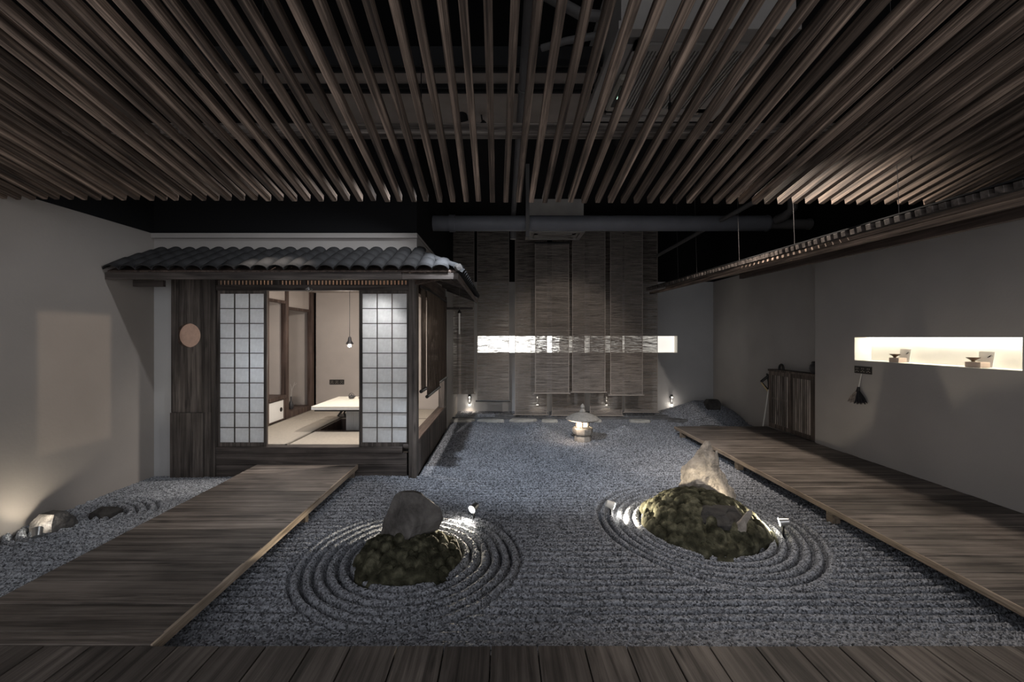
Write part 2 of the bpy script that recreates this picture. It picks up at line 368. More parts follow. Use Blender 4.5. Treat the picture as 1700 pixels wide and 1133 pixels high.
MB().box(4.52, 4.66, 6.0, BY+.2, -.12, CZ).build('wall_recess', M['plaster'])['kind'] = 'structure'
# back wall with its lit niche
BX0, BX1, BZ0, BZ1 = -.57, 3.75, 1.262, 1.626
mb = MB(); mb.box(HX0, BX0, BY, BY+.3, -.12, CZ).box(BX1, 4.52, BY, BY+.3, -.12, CZ).box(BX0, BX1, BY, BY+.3, -.12, BZ0).box(BX0, BX1, BY, BY+.3, BZ1, CZ)
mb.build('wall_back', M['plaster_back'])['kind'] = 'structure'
mb = MB(); mb.box(BX0-e, BX1+e, BY+.18, BY+.2, BZ0-e, BZ1+e).box(BX0-e, BX0+e, BY+.002, BY+.19, BZ0, BZ1).box(BX1-e, BX1+e, BY+.002, BY+.19, BZ0, BZ1)
mb.box(BX0, BX1, BY+.002, BY+.19, BZ0-e, BZ0+e).box(BX0, BX1, BY+.002, BY+.19, BZ1-e, BZ1+e)
mb.build('trim_2', M['nichew'])['kind'] = 'structure'
# bulkhead above the tea house roof
mb = MB(); mb.box(HX0, HX1, HY0, HY0+.1, 2.42, CZ).box(HX1-.1, HX1, HY0+.1, BY, 2.42, CZ)
mb.build('wall_upper', M['plaster'])['kind'] = 'structure'
MB().box(HX0, HX1+.012, HY0-.045, HY0, 2.735, 2.79).box(HX1, HX1+.012, HY0, BY, 2.76, 2.79).build('trim_3', M['plaster'])['kind'] = 'structure'
# rest of the closed volume behind the room
MB().box(HX1-.1, HX1, HY1+.1, BY, -.12, 2.42).build('wall_side', M['plaster'])['kind'] = 'structure'

# LED strips in the niches
o = MB().box(RX+.17, RX+.20, NY0+.02, NY1-.02, NZ1-.016, NZ1-.006).build('led_strip', M['led'], loc=(RX+.185, 4.46, NZ1-.011)); tag(o, 'glowing warm light strip along the top of the right wall niche', 'light strip')
o = thing('light_panel', (1.6, BY+.17, BZ0), 'long backlit white panel set in the back wall niche behind the reed blinds', 'light panel')
MB().box(BX0+.002, 1.22, BY+.165, BY+.178, BZ0+.002, BZ1-.002).build('bright_section', M['led2'], o)
MB().box(1.222, BX1-.002, BY+.165, BY+.178, BZ0+.002, BZ1-.002).build('dim_section', M['led3'], o)

# ------------------------------------------------------------------ gravel
def vnoise(x, y, f, seed):
    r = np.random.default_rng(seed); g = r.random((256, 256))
    xi = x*f; yi = y*f; x0 = np.floor(xi).astype(int); y0 = np.floor(yi).astype(int); u = xi-x0; v = yi-y0
    u = u*u*(3-2*u); v = v*v*(3-2*v); a = g[x0%256, y0%256]; b = g[(x0+1)%256, y0%256]; c = g[x0%256, (y0+1)%256]; d = g[(x0+1)%256, (y0+1)%256]
    return (a*(1-u)+b*u)*(1-v)+(c*(1-u)+d*u)*v - .5
RINGS = [(-.68, 3.19, .40, .42, .42), (1.68, 3.72, .52, .58, .40), (-3.72, 3.80, .20, .20, .36)]
PER = .073
def gravel_h(X, Y):
    wob = vnoise(X, Y, 3, 1)*.035 + vnoise(X, Y, 9, 2)*.016
    ph = (Y+wob)/PER
    amp = np.clip((Y-2.3)/.25, .15, 1)*np.clip((8.0-Y)/1.5, .3, 1)
    amp = amp*(1.3+.6*vnoise(X, Y, 1.3, 5))
    amp = np.where(X < -2.7, np.where(Y < 3.6, .8, 0), amp)
    for cx, cy, a, b, D in RINGS:
        q = np.sqrt(((X-cx)/a)**2+((Y-cy)/b)**2); d = (q-1)*(a+b)/2 + wob*.5
        ins = (d < D)
        ph = np.where(ins, d/(PER*1.02), ph); amp = np.where(ins, 1.1, amp)
        edge = np.clip(np.abs(d-D)/.03, 0, 1); amp = amp*(.35+.65*edge)
    fr = ph-np.floor(ph)
    h = -.046*amp*np.exp(-((fr-.5)/.16)**2) + .006*amp*np.cos((fr)*2*PI)
    h += vnoise(X, Y, 2, 3)*.012
    for cx, cy, r, H in ((.55, 7.25, .45, .17), (1.95, 7.0, .40, .17), (.0, 6.9, .3, .04)):
        h += H*np.clip(1-np.sqrt((X-cx)**2+(Y-cy)**2)/r, 0, 1)**1.15
    # corner mound by the right of the back wall
    h += .30*np.clip(1.25-np.sqrt(((X-4.02)/.72)**2+((Y-8.75)/.75)**2), 0, 1)
    return h
def gravel(name, x0, x1, ys, dx, mat, mask=None, rough=.0042):
    xs = np.arange(x0, x1+dx*.5, dx); X, Y = np.meshgrid(xs, ys)
    jx = (rng.random(X.shape)-.5)*dx*.5; X = X+jx
    Z = gravel_h(X, Y) + (rng.random(X.shape)-.5)*rough*2
    mk = None if mask is None else mask(X, Y)
    return grid_mesh(name, X, Y, Z, mat, False, mk)
def yrows(a, b, k=.0030):
    ys = [a]
    while ys[-1] < b: ys.append(ys[-1] + max(.0075, k*ys[-1]*.9))
    ys[-1] = b; return np.array(ys)
g1 = gravel('gravel', -1.9, 4.50, yrows(1.98, BY-.002), .0105, M['gravel'], lambda X, Y: ~((X < HX1+.02) & (Y > HY0-.02)) & ~((X > 3.0) & (Y < 6.95)), .0045)
tag(g1, 'grey-blue raked gravel with rings around the two mossy rocks', 'gravel', kind='stuff')
g2 = gravel('gravel', -4.028, -2.62, yrows(1.98, HY0-.002), .0105, M['gravel2'], None, .0052)
tag(g2, 'pale grey gravel strip between the left wall and the left walkway', 'gravel', kind='stuff')

# ------------------------------------------------------------------ ceiling slats
D = Vector((-.0194, 1, -.211)); LEN = 3.35
can = thing('slatted_canopy', (0, 3.49, 2.68), 'dark brown sloping canopy of long narrow timber slats hung over the walkways', 'slatted ceiling')
slat_mesh = MB().box(-.0195, .0195, -LEN*D.length, 0, 0, .058, .0035).mesh('slat', M['slat'])
pitch = math.atan2(-D.z, 1); yaw = math.atan(.0194)
for i in range(-37, 40):
    x = -.092+.1057*i
    inst('slat', slat_mesh, can, (x+random.uniform(-.004, .004), 3.49+random.uniform(-.012, .012), 2.683-.0059*x+random.uniform(-.003, .003)),
         (-pitch+random.uniform(-.0015, .0015), random.uniform(-.03, .03), yaw+random.uniform(-.002, .002)))
for Yb, nm in ((2.80, 'cross_beam'), (1.3, 'cross_beam'), (.35, 'cross_beam')):
    zb = 2.68+(3.49-Yb)*.211+.062
    b = MB().box(-3.98, 4.24, Yb-.045, Yb+.045, zb+.010, zb+.075, .004).build(nm, M['slatx'], can)
rod = MB()
for x in (-2.9, -1.52, -.52, 1.05, 2.6):
    rod.cyl((x, 2.74, 2.98), (x, 2.74, CZ), .004, n=6)
    rod.cyl((x, 2.74, 2.985), (x, 2.74, 3.08), .011, n=8)
rod.build('hanger_rod', M['iron'], can)

# ------------------------------------------------------------------ walkways
def walkway(name, label, x0, x1, joints, base, edge_sides):
    t = thing(name, base, label, 'walkway')
    z = .14
    for k in range(len(joints)-1):
        a, b = sorted((joints[k], joints[k+1])); dz = random.uniform(-.0015, .0012)
        mb = MB().box(x0+random.uniform(-.004, .004), x1+random.uniform(-.004, .004), a+.0030, b-.0030, z-.03+dz, z+dz, .002)
        o = bpy.data.objects.new('plank', mb.mesh('plank', M['deck'], off=Vector((-(x0+x1)/2, -(a+b)/2, -z)))); C.objects.link(o)
        o.parent = t; o.location = Vector(((x0+x1)/2, (a+b)/2, z)) - Vector(base)
    return t
lj = [4.985, 4.714, 4.51, 4.213, 4.10, 4.012, 3.82, 3.625, 3.46, 3.295, 3.15, 3.003, 2.796, 2.602, 2.373, 2.15, 2.056]
wlft = walkway('wooden_walkway', 'weathered brown plank walkway leading up to the tea house doors', -2.826, -1.675, lj, (-2.25, 3.5, 0), 1)
MB().box(-1.687, -1.668, 2.06, 4.99, .085, .139, .002).build('edge_board', M['edge'], wlft)['label'] = 'pale bare wooden edge board'
MB().box(-2.83, -2.815, 2.06, 4.985, .0, .108).build('edge_board', M['housey'], wlft)
for yy in (3.75, 4.93): MB().box(-1.76, -1.70, yy-.03, yy+.03, -.11, .108).build('post', M['edge'], wlft)
MB().box(-1.80, -1.74, 2.06, 4.95, .045, .1085).build('joist', M['housey'], wlft)
rj = [7.1]
while rj[-1] > -1.3: rj.append(rj[-1]-random.choice((.17, .2, .21, .24, .27)))
wr = walkway('wooden_walkway', 'long weathered brown plank walkway along the right wall past the slatted cabinet', 2.80, 4.305, [y for y in rj if y > 2.06]+[2.056], (3.55, 4.6, 0), 1)
MB().box(2.792, 2.806, 2.06, 7.10, .095, .139, .002).build('edge_board', M['edge'], wr)
MB().box(2.89, 2.95, 2.06, 7.05, .04, .108).build('joist', M['housey'], wr)
for yy in (6.9, 5.25, 3.75):
    MB().box(2.815, 2.885, yy-.035, yy+.035, -.11, .1085).build('post', M['edge'], wr)
    MB().box(2.95, 4.28, yy+.05, yy+.1, .02, .108).build('joist', M['housex'], wr)
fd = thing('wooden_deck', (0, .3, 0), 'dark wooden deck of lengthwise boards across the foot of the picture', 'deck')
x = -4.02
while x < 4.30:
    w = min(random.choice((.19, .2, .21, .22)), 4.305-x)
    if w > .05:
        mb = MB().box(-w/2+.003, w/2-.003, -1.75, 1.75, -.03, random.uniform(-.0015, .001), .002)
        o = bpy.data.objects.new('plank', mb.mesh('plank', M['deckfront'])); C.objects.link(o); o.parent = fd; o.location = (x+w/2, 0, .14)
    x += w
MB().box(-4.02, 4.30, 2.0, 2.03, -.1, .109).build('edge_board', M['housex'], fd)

# ------------------------------------------------------------------ eave over the right walkway
ev = thing('lean_to_eave', (2.65, 4.2, 2.3), 'long dark battened eave hung on wires above the right walkway', 'eave')
def zl(y): return 2.295+(y-3.1)*.0164      # the eave rises slightly towards the back
mb = MB(); y0, y1 = .3, 7.85
mb.poly([(2.64, y0, zl(y0)), (2.69, y0, zl(y0)), (2.69, y0, zl(y0)+.04), (2.64, y0, zl(y0)+.04)], (0, y1-y0, zl(y1)-zl(y0)))
mb.build('fascia_board', M['slat'], ev)
mb = MB(); mb.poly([(2.615, y0, zl(y0)+.034), (2.65, y0, zl(y0)+.034), (2.65, y0, zl(y0)+.062), (2.615, y0, zl(y0)+.062)], (0, 7.0-y0, zl(7.0)-zl(y0)))
mb.build('fascia_board', M['slat'], ev)
mb = MB(); mb.poly([(3.06, y0, zl(y0)+.02), (3.11, y0, zl(y0)+.02), (3.11, y0, zl(y0)+.11), (3.06, y0, zl(y0)+.11)], (0, 5.63-y0, zl(5.63)-zl(y0)))
mb.build('beam', M['housey'], ev)
bat = MB().box(-.0, 1.70, -.021, .021, 0, .04, .002).mesh('batten', M['housex'])
y = .4
while y < 7.85:
    inst('batten', bat, ev, (2.58+random.uniform(-.006, .006), y, zl(y)+.063), (0, -.17, random.uniform(-.02, .02))); y += .074
mb = MB(); mb.poly([(2.585, y0, zl(y0)+.111), (4.29, y0, zl(y0)+.398), (4.29, y0, zl(y0)+.408), (2.585, y0, zl(y0)+.121)], (0, y1-y0, zl(y1)-zl(y0))); mb.build('shade_board', M['black'], ev)  # solid board added over the battens so the eave casts full shade
for yy in (6.75, 6.1, 5.0, 4.05, 2.98): MB().cyl((2.72, yy, zl(yy)+.09), (2.70, yy+.05, CZ), .0018, n=5).build('hanging_wire', M['pipe_dark'], ev)

# ------------------------------------------------------------------ pipes and units under the ceiling
mb = MB().cyl((-.99, 6.1, 3.2), (3.72, 6.1, 3.2), .108, n=28)
p = mb.build('duct_pipe', M['pipe'], smooth=True, loc=(1.3, 6.1, 3.2)); tag(p, 'thick grey round pipe running level below the black ceiling', 'pipe')
MB().cyl((-.76, 6.1, 3.2), (-.68, 6.1, 3.2), .122, n=28).build('pipe_collar', M['pipe'], p, True)
MB().cyl((3.70, 6.1, 3.2), (3.74, 6.1, 3.2), .115, .07, n=28).build('pipe_collar', M['pipe'], p, True)
o = MB().cyl((3.73, 6.1, 3.19), (4.32, 6.1, 3.19), .068, n=24).cyl((4.28, 6.1, 3.19), (4.31, 6.1, 3.19), .078).build('branch_pipe', M['pipe_dark'], smooth=True, loc=(4.0, 6.1, 3.19)); tag(o, 'narrower dark pipe continuing the thick pipe towards the right wall', 'pipe')
o = MB().tube([(3.78, 6.0, 3.22), (3.80, 5.85, 3.24), (3.83, 5.75, 3.3), (3.83, 5.74, CZ)], .06, 16).build('elbow_pipe', M['pipe_dark'], smooth=True, loc=(3.83, 5.75, 3.3)); tag(o, 'dark elbow pipe rising beside the end of the thick pipe', 'pipe')
o = MB().cyl((.14, 1.6, 3.36), (.14, 6.45, 3.36), .035).cyl((.14, 3.05, 3.36), (.14, 3.1, 3.36), .042).cyl((.14, 6.42, 3.395), (.14, 6.42, 3.05), .045).build('service_pipe', M['pipe_dark'], smooth=True, loc=(.14, 4, 3.36)); tag(o, 'thin dark pipe running from the camera to the thick pipe at mid ceiling', 'pipe')
o = MB().tube([(.02, 1.7, 3.5), (.10, 2.1, 3.48), (.22, 2.35, 3.46), (.45, 2.5, 3.46), (.62, 2.52, 3.46)], .03, 12).build('flexible_pipe', M['pipe_dark'], smooth=True, loc=(.2, 2.3, 3.47)); tag(o, 'curved dark pipe bending towards the nearer ceiling air unit', 'pipe')
o = MB().tube([(.25, 2.85, 3.5), (.4, 2.78, 3.5), (.62, 2.72, 3.5)], .022, 12).build('flexible_pipe', M['pipe_dark'], smooth=True, loc=(.4, 2.8, 3.5)); tag(o, 'short thin dark pipe stub just behind the curved pipe', 'pipe')
o = MB().cyl((3.0, 5.15, 3.22), (3.02, 8.5, 3.2), .03).build('sprinkler_pipe', M['pipe_dark'], smooth=True, loc=(3, 6.8, 3.2)); tag(o, 'thin dark pipe slanting behind the thick pipe above the hung eave', 'pipe')
ch = thing('ceiling_channel', (-.75, 3.15, 3.5), 'wide dull brown channel with double rails seen through the slats', 'channel')
MB().box(-2.2, .68, 3.03, 3.27, 3.50, 3.58).build('channel_body', M['duct'], ch)
for yy in (2.99, 3.06, 3.26, 3.32): MB().box(-2.2, .68, yy-.01, yy+.01, 3.47, 3.6).build('rail', M['black'], ch)
MB().box(-1.6, .66, 3.36, 4.05, 3.53, 3.55).build('back_panel', M['duct'], ch)
def cassette(name, label, x0, x1, y0, y1, z):
    t = thing(name, ((x0+x1)/2, (y0+y1)/2, z), label, 'air conditioner')
    cx, cy = (x0+x1)/2, (y0+y1)/2
    mb = MB(); s = .2
    mb.box(x0, x1, y0, y0+.07, z, z+.05).box(x0, x1, y1-.07, y1, z, z+.05).box(x0, x0+.07, y0+.07, y1-.07, z, z+.05).box(x1-.07, x1, y0+.07, y1-.07, z, z+.05)
    mb.box(x0+.14, x0+s, y0+.14, y1-.14, z, z+.03).box(x1-s, x1-.14, y0+.14, y1-.14, z, z+.03).box(x0+.14, x1-.14, y0+.14, y0+s, z, z+.03).box(x0+.14, x1-.14, y1-s, y1-.14, z, z+.03)
    mb.box(x0+.02, x1-.02, y0+.02, y1-.02, z+.05, CZ)
    mb.build('casing', M['ac'], t)
    for a in ((x0+.085, x0+.13, y0+.16, y1-.16), (x1-.13, x1-.085, y0+.16, y1-.16), (x0+.16, x1-.16, y0+.085, y0+.13), (x0+.16, x1-.16, y1-.13, y1-.085)):
        MB().box(*a, z+.012, z+.018).build('louvre', M['ac'], t)
    n = 30; sl = MB(); w = x1-x0-2*s
    for k in range(n): xx = x0+s+w*(k+.5)/n; sl.box(xx-.006, xx+.006, y0+s, y1-s, z+.004, z+.014)
    for k in range(4): yy = y0+s+(y1-y0-2*s)*(k+.5)/4; sl.box(x0+s, x1-s, yy-.005, yy+.005, z+.012, z+.02)
    g = sl.build('grille', M['ac'], t); g['kind'] = 'stuff'
    return t
ca = cassette('ceiling_cassette', 'large grey ceiling air unit with a fine grille seen through the slats', .68, 1.76, 2.56, 3.66, 3.42)
pod = MB().box(.80, .90, 2.98, 3.42, 3.375, 3.418, .012).build('sensor_pod', M['acw'], ca); pod['label'] = 'cream sensor pod with tiny green lights'
MB().box(.825, .872, 3.06, 3.34, 3.37, 3.376).build('display', M['dark'], pod)
MB().box(.84, .856, 3.11, 3.13, 3.366, 3.371).box(.84, .856, 3.19, 3.22, 3.366, 3.371).build('green_light', M['green'], pod)
cb = cassette('ceiling_cassette', 'small-looking dark air unit in front of the tops of the reed blinds', .40, 1.40, 7.45, 8.05, 3.40)
MB().box(.305, .355, 5.95, 6.0, 2.98, CZ).build('hanging_channel', M['pipe_dark'], loc=(.33, 6, 3.3)); tag(bpy.data.objects['hanging_channel'], 'upright dark channel in front of the thick pipe', 'channel')
# track lamp housings
for k, (l, t_, p_, c_, cone) in enumerate(TRACK):
    l = Vector(l); d = (Vector(t_)-l).normalized()
    names = ['over the near right walkway', 'over the far right walkway', 'over the middle of the gravel', 'over the far gravel before the blinds', 'over the head of the left walkway', 'aimed at the tea house front', 'added to brighten the reed blinds']
    th = thing('track_lamp', l, 'small black track lamp '+names[k], 'lamp')
    MB().cyl(l-d*.14, l-d*.03, .035, .04, 14).build('lamp_head', M['black'], th, True)
    MB().cyl(l-d*.10, (l.x, l.y, CZ), .006, n=6).build('stem', M['black'], th)

# ------------------------------------------------------------------ tea house
th = thing('tea_house', (-2.5, 5.0, 0), 'small dark timber tea house with grey tiled eave and sliding paper doors', 'tea house')
FZ = .334
# floor platform with pit
PX0, PX1, PY0, PY1 = -2.53, -1.67, 5.84, 6.70
mb = MB().box(-4.0, HX1-.03, 5.06, PY0, .02, .30).box(-4.0, HX1-.03, PY1, HY1, .02, .30).box(-4.0, PX0, PY0, PY1, .02, .30).box(PX1, HX1-.03, PY0, PY1, .02, .30).box(PX0, PX1, PY0, PY1, -.10, -.06)
mb.build('platform', M['dark'], th)
mb = MB(); r_ = .03
mb.box(PX0, PX1, PY0, PY0+r_, .0, FZ+.004).box(PX0, PX1, PY1-r_, PY1, .0, FZ+.004).box(PX0, PX0+r_, PY0+r_, PY1-r_, .0, FZ+.004).box(PX1-r_, PX1, PY0+r_, PY1-r_, .0, FZ+.004).build('pit_frame', M['inner'], th)
MB().box(-3.40, -1.06, HY1-.0, HY1+.08, .1, 2.42).box(-4.0, -3.3, HY1-.0, HY1+.08, .1, 2.42).build('room_wall', M['roomwall'], th)
MB().box(-4.025, -3.96, 5.12, HY1+.08, .1, 2.42).build('room_wall', M['roomwall'], th)
MB().box(-4.0, HX1-.05, 5.10, HY1, 2.38, 2.41).build('room_ceiling', M['roomwall'], th)
# outer front: plaster strip, left boards with round window
MB().box(HX0, -3.806, HY0+.0, HY0+.1, -.1, 2.42).build('plaster_panel', M['plaster_back'], th)
def holed(x0, x1, z0, z1, cx, cz, r, ya, yb, n=48):
    bm = bmesh.new(); pts = []
    def outer(a):
        dx, dz = math.cos(a), math.sin(a); s = 1e9
        if dx > 1e-9: s = min(s, (x1-cx)/dx)
        if dx < -1e-9: s = min(s, (x0-cx)/dx)
        if dz > 1e-9: s = min(s, (z1-cz)/dz)
        if dz < -1e-9: s = min(s, (z0-cz)/dz)
        return cx+dx*s, cz+dz*s
    angs = sorted(set([2*PI*k/n for k in range(n)]+[math.atan2(z-cz, x-cx) % (2*PI) for x in (x0, x1) for z in (z0, z1)]))
    R = []
    for a in angs:
        ox, oz = outer(a); ix, iz = cx+r*math.cos(a), cz+r*math.sin(a)
        R.append([bm.verts.new((ox, ya, oz)), bm.verts.new((ix, ya, iz)), bm.verts.new((ix, yb, iz)), bm.verts.new((ox, yb, oz))])
    for i in range(len(R)):
        a, b = R[i], R[(i+1) % len(R)]
        for k in range(4): bm.faces.new((a[k], a[(k+1) % 4], b[(k+1) % 4], b[k]))
    return bm
mb = MB(); mb.bm.free(); mb.bm = holed(-3.806, -3.34, .0, 2.30, -3.612, 1.62, .139, HY0-.03, HY0+.02); mb.build('board_panel', M['housez'], th)
MB().box(-3.806, -3.726, HY0-.036, HY0-.029, .74, 2.30, .001).build('board', M['housez'], th)
for a, b in ((-3.806, -3.735), (-3.733, -3.62), (-3.618, -3.52), (-3.518, -3.43)):
    MB().box(a, b, HY0-.055, HY0-.031, -.02, .735, .002).build('board', M['housez'], th)
MB().box(-3.45, -3.345, HY0-.045, HY0-.031, .74, 2.27, .001).build('board', M['housez'], th)
wn = MB().cyl((-3.612, HY0+.022, 1.62), (-3.612, HY0+.03, 1.62), .15, n=40).build('round_window', M['disc'], th); wn['label'] = 'round window backed with pinkish paper'
MB().cyl((-3.612, HY0+.0, 1.62), (-3.612, HY0+.008, 1.62), .0, n=3) if False else None
MB().box(-3.8, -3.37, HY0+.10, HY0+.12, .3, 2.38).build('room_wall', M['roomwall'], th) if False else None
# posts, lintel, transom, sill
MB().box(-3.34, -3.295, HY0-.05, HY0+.07, -.02, 2.27, .003).build('post', M['housez'], th)
MB().box(-1.085, -.993, HY0-.05, HY0+.08, -.02, 2.27, .004).build('post', M['housez'], th)
MB().box(-3.295, -1.085, HY0-.035, HY0+.05, 2.135, 2.20, .003).build('lintel', M['housex'], th)
MB().box(-3.295, -1.085, HY0-.03, HY0+.05, 2.255, 2.34, .003).build('lintel', M['housex'], th)
mb = MB(); n = 53
for k in range(n):
    xx = -3.28+k*.0418; mb.box(xx-.0095, xx+.0095, HY0-.008, HY0+.012, 2.197, 2.258)
tr = mb.build('transom_lattice', M['housez'], th); tr['kind'] = 'stuff'
for xx in (-2.60, -2.30): MB().box(xx-.03, xx+.03, HY0-.02, HY0+.02, 2.197, 2.258).build('transom_block', M['housez'], th)
MB().box(-3.295, -1.085, HY0+.02, HY0+.03, 2.2, 2.256).build('transom_paper', M['transom'], th)
MB().box(-3.335, -1.16, HY0-.04, HY0+.07, .27, .338, .003).build('sill', M['housex'], th)
MB().box(-3.335, -1.11, HY0-.03, HY0+.05, .14, .268, .003).build('sill_board', M['housex'], th)
MB().box(-3.335, -1.11, HY0-.028, HY0+.05, -.02, .138, .003).build('sill_board', M['housex'], th)
MB().box(-1.15, -1.087, HY0-.045, HY0+.02, .33, .37, .003).build('block', M['housex'], th)
# little brass emblem
em = MB()
c_ = Vector((-2.222, HY0-.045, 2.148))
em.tube([c_+Vector((.038*math.cos(a)*(1 if abs(math.cos(a)) > .01 else 0), 0, .024*math.sin(a))) for a in [k*PI/2 for k in range(5)]], .005, 6)
em.cyl(c_+Vector((0, .01, 0)), c_-Vector((0, .012, 0)), .012, n=12)
em.build('emblem', M['steel'], th)['label'] = 'small diamond-shaped metal emblem on the lintel'
# shoji doors
def shoji(x0, x1, px0, px1):
    z0, z1 = FZ+.006, 2.14; y = HY0-.012
    d = MB().box(x0, px0, y, y+.03, z0, z1, .002).box(px1, x1, y, y+.03, z0, z1, .002).box(px0, px1, y+.001, y+.029, z0, .385, .001).box(px0, px1, y+.001, y+.029, 2.10, z1, .001).build('shoji_door', M['housez'], th)
    pz0, pz1 = .385, 2.10; w = (px1-px0)/3; h = (pz1-pz0)/10
    pm = MB().box(-w/2, w/2, 0, .0015, -h/2, h/2).mesh('paper_pane', M['paper'])
    for i in range(3):
        for j in range(10): inst('paper_pane', pm, d, (px0+w*(i+.5), y+.018, pz0+h*(j+.5)))
    bv = MB().box(-.0045, .0045, 0, .012, pz0, pz1).mesh('muntin', M['housez']); bh = MB().box(px0-(px0+px1)/2, px1-(px0+px1)/2, .001, .011, -.0045, .0045).mesh('muntin', M['housex'])
    for i in (1, 2): inst('muntin', bv, d, (px0+w*i, y+.005, 0))
    for j in range(1, 10): inst('muntin', bh, d, ((px0+px1)/2, y+.005, pz0+h*j))
    return d
shoji(-3.293, -2.724, -3.27, -2.76); shoji(-1.662, -1.088, -1.628, -1.114)
# right side of the house: sill, boards, posts, upper boards
SX = HX1
MB().box(SX-.13, SX+.005, HY0+.08, 7.50, .375, .405, .003).build('side_sill', M['housey'], th)
bw = (7.62-5.08)/12
sb = MB().box(-.03, -.005, -bw/2+.002, bw/2-.002, 0, .395, .002).mesh('board', M['housez'])
for k in range(12): inst('board', sb, th, (SX+random.uniform(-.002, .002), 5.08+bw*(k+.5), -.02))
MB().box(SX-.10, SX, 7.33, 7.46, .40, 2.2, .003).build('post', M['housez'], th)
MB().box(SX-.10, SX+.004, 7.50, 7.63, -.02, 2.3, .003).build('post', M['housez'], th)
MB().box(SX-.006, SX+.006, 7.63, 7.66, -.02, 2.42).build('corner_bead', M['plaster_back'], th)
MB().box(SX-.09, SX-.01, HY0+.08, 7.5, 2.12, 2.45, .003).build('side_lintel', M['housey'], th)
# roof: deck, fascia, rafters, tiles
EY, EX, EZ, TZ = 4.38, -.456, 2.27, 2.545
mb = MB()
mb.poly([(HX0+.003, EY+.03, EZ-.01), (EX-.03, EY+.03, EZ-.01), (HX1, HY0, TZ-.02), (HX0+.003, HY0, TZ-.02)], (0, 0, .018))
mb.poly([(EX-.03, EY+.03, EZ-.01), (EX-.03, 7.62, EZ-.01), (HX1, 7.62, TZ-.02), (HX1, HY0, TZ-.02)], (0, 0, .018))
roof = mb.build('roof', M['housey'], th)
MB().box(HX0+.003, -1.03, EY, EY+.03, EZ-.085, EZ-.012, .003).build('fascia', M['housex'], roof)
MB().box(-1.028, EX, EY, EY+.03, EZ-.085, EZ-.022, .003).build('fascia', M['housex'], roof)
MB().box(EX-.03, EX, EY+.03, 7.63, EZ-.075, EZ-.02, .003).build('fascia', M['housey'], roof)
MB().box(HX0+.003, -3.70, EY+.33, EY+.37, EZ-.12, EZ-.05).build('rafter', M['housex'], roof)
for xx in (-3.98, -3.2, -2.4, -1.6, -1.05):
    mb = MB(); mb.poly([(xx-.025, EY+.03, EZ-.07), (xx+.025, EY+.03, EZ-.07), (xx+.025, HY0-.06, EZ+.12), (xx-.025, HY0-.06, EZ+.12)], (0, 0, .055)); mb.build('rafter', M['housey'], roof)
for yy in (4.95, 5.6, 6.3, 7.0, 7.55):
    mb = MB(); mb.poly([(EX-.03, yy-.025, EZ-.06), (EX-.03, yy+.025, EZ-.06), (SX+.01, yy+.025, EZ+.13), (SX+.01, yy-.025, EZ+.13)], (0, 0, .045)); mb.build('rafter', M['housex'], roof)
MB().box(SX-.06, EX-.08, 7.56, 7.60, EZ-.19, EZ-.15).build('bracket', M['housex'], roof)
mb = MB(); mb.poly([(HX1+.01, HY0-.02, 2.2), (EX-.03, EY+.04, EZ-.06), (EX-.06, EY+.03, EZ-.06), (HX1-.04, HY0-.02, 2.2)], (0, 0, .05)); mb.build('hip_rafter', M['housey'], roof)
TW, TL = .1655, .185
def tile_mesh(L, r, taper=.88, n=9):
    bm = bmesh.new(); rings = []
    for (yy, k) in ((0, 1.0), (L, taper)):
        for rr in (r*k, r*k-.011):
            rings.append([bm.verts.new((rr*math.cos(PI*(.02+.96*i/n)), yy, rr*.64*math.sin(PI*(.02+.96*i/n)) + (yy > 0)*.0)) for i in range(n+1)])
    o0, i0, o1, i1 = rings
    for i in range(n):
        bm.faces.new((o0[i], o0[i+1], o1[i+1], o1[i])); bm.faces.new((i0[i+1], i0[i], i1[i], i1[i+1]))
        bm.faces.new((o0[i+1], o0[i], i0[i], i0[i+1])); bm.faces.new((o1[i], o1[i+1], i1[i+1], i1[i]))
    bm.faces.new((o0[0], o1[0], i1[0], i0[0])); bm.faces.new((o0[n], i0[n], i1[n], o1[n]))
    mb = MB(); mb.bm.free(); mb.bm = bm
    return mb.mesh('roof_tile', M['tile'], True)
tm = tile_mesh(TL+.05, TW*.53)
sl = math.atan2(TZ-EZ, HY0-EY); rows = 4; step = (HY0-EY+.03)/math.cos(sl)/rows
k = 0; xx = HX0+TW/2
while xx < EX-.04:
    for r in range(rows):
        yy = EY-.02+r*step*math.cos(sl)
        lim = EX-.03 - (yy+.08-EY)*(EX-HX1)/(HY0-EY)
        if xx > lim+.02: continue
        inst('roof_tile', tm, roof, (xx+random.uniform(-.004, .004), yy, EZ+.006+r*step*math.sin(sl)+.004*(r > 0)), (sl+.11+random.uniform(-.02, .02), random.uniform(-.03, .03), random.uniform(-.02, .02)))
    xx += TW
sls = math.atan2(TZ-EZ, EX-HX1); steps = (EX-HX1+.03)/math.cos(sls)/3
yy = EY+.10
while yy < 7.62:
    for r in range(3):
        x_ = EX+.02-r*steps*math.cos(sls)
        if yy < EY+.02+(EX-x_+.12)*(HY0-EY)/(EX-HX1): continue
        inst('roof_tile', tm, roof, (x_, yy, EZ+.006+r*steps*math.sin(sls)), (sls+.05, 0, PI/2))
    yy += TW
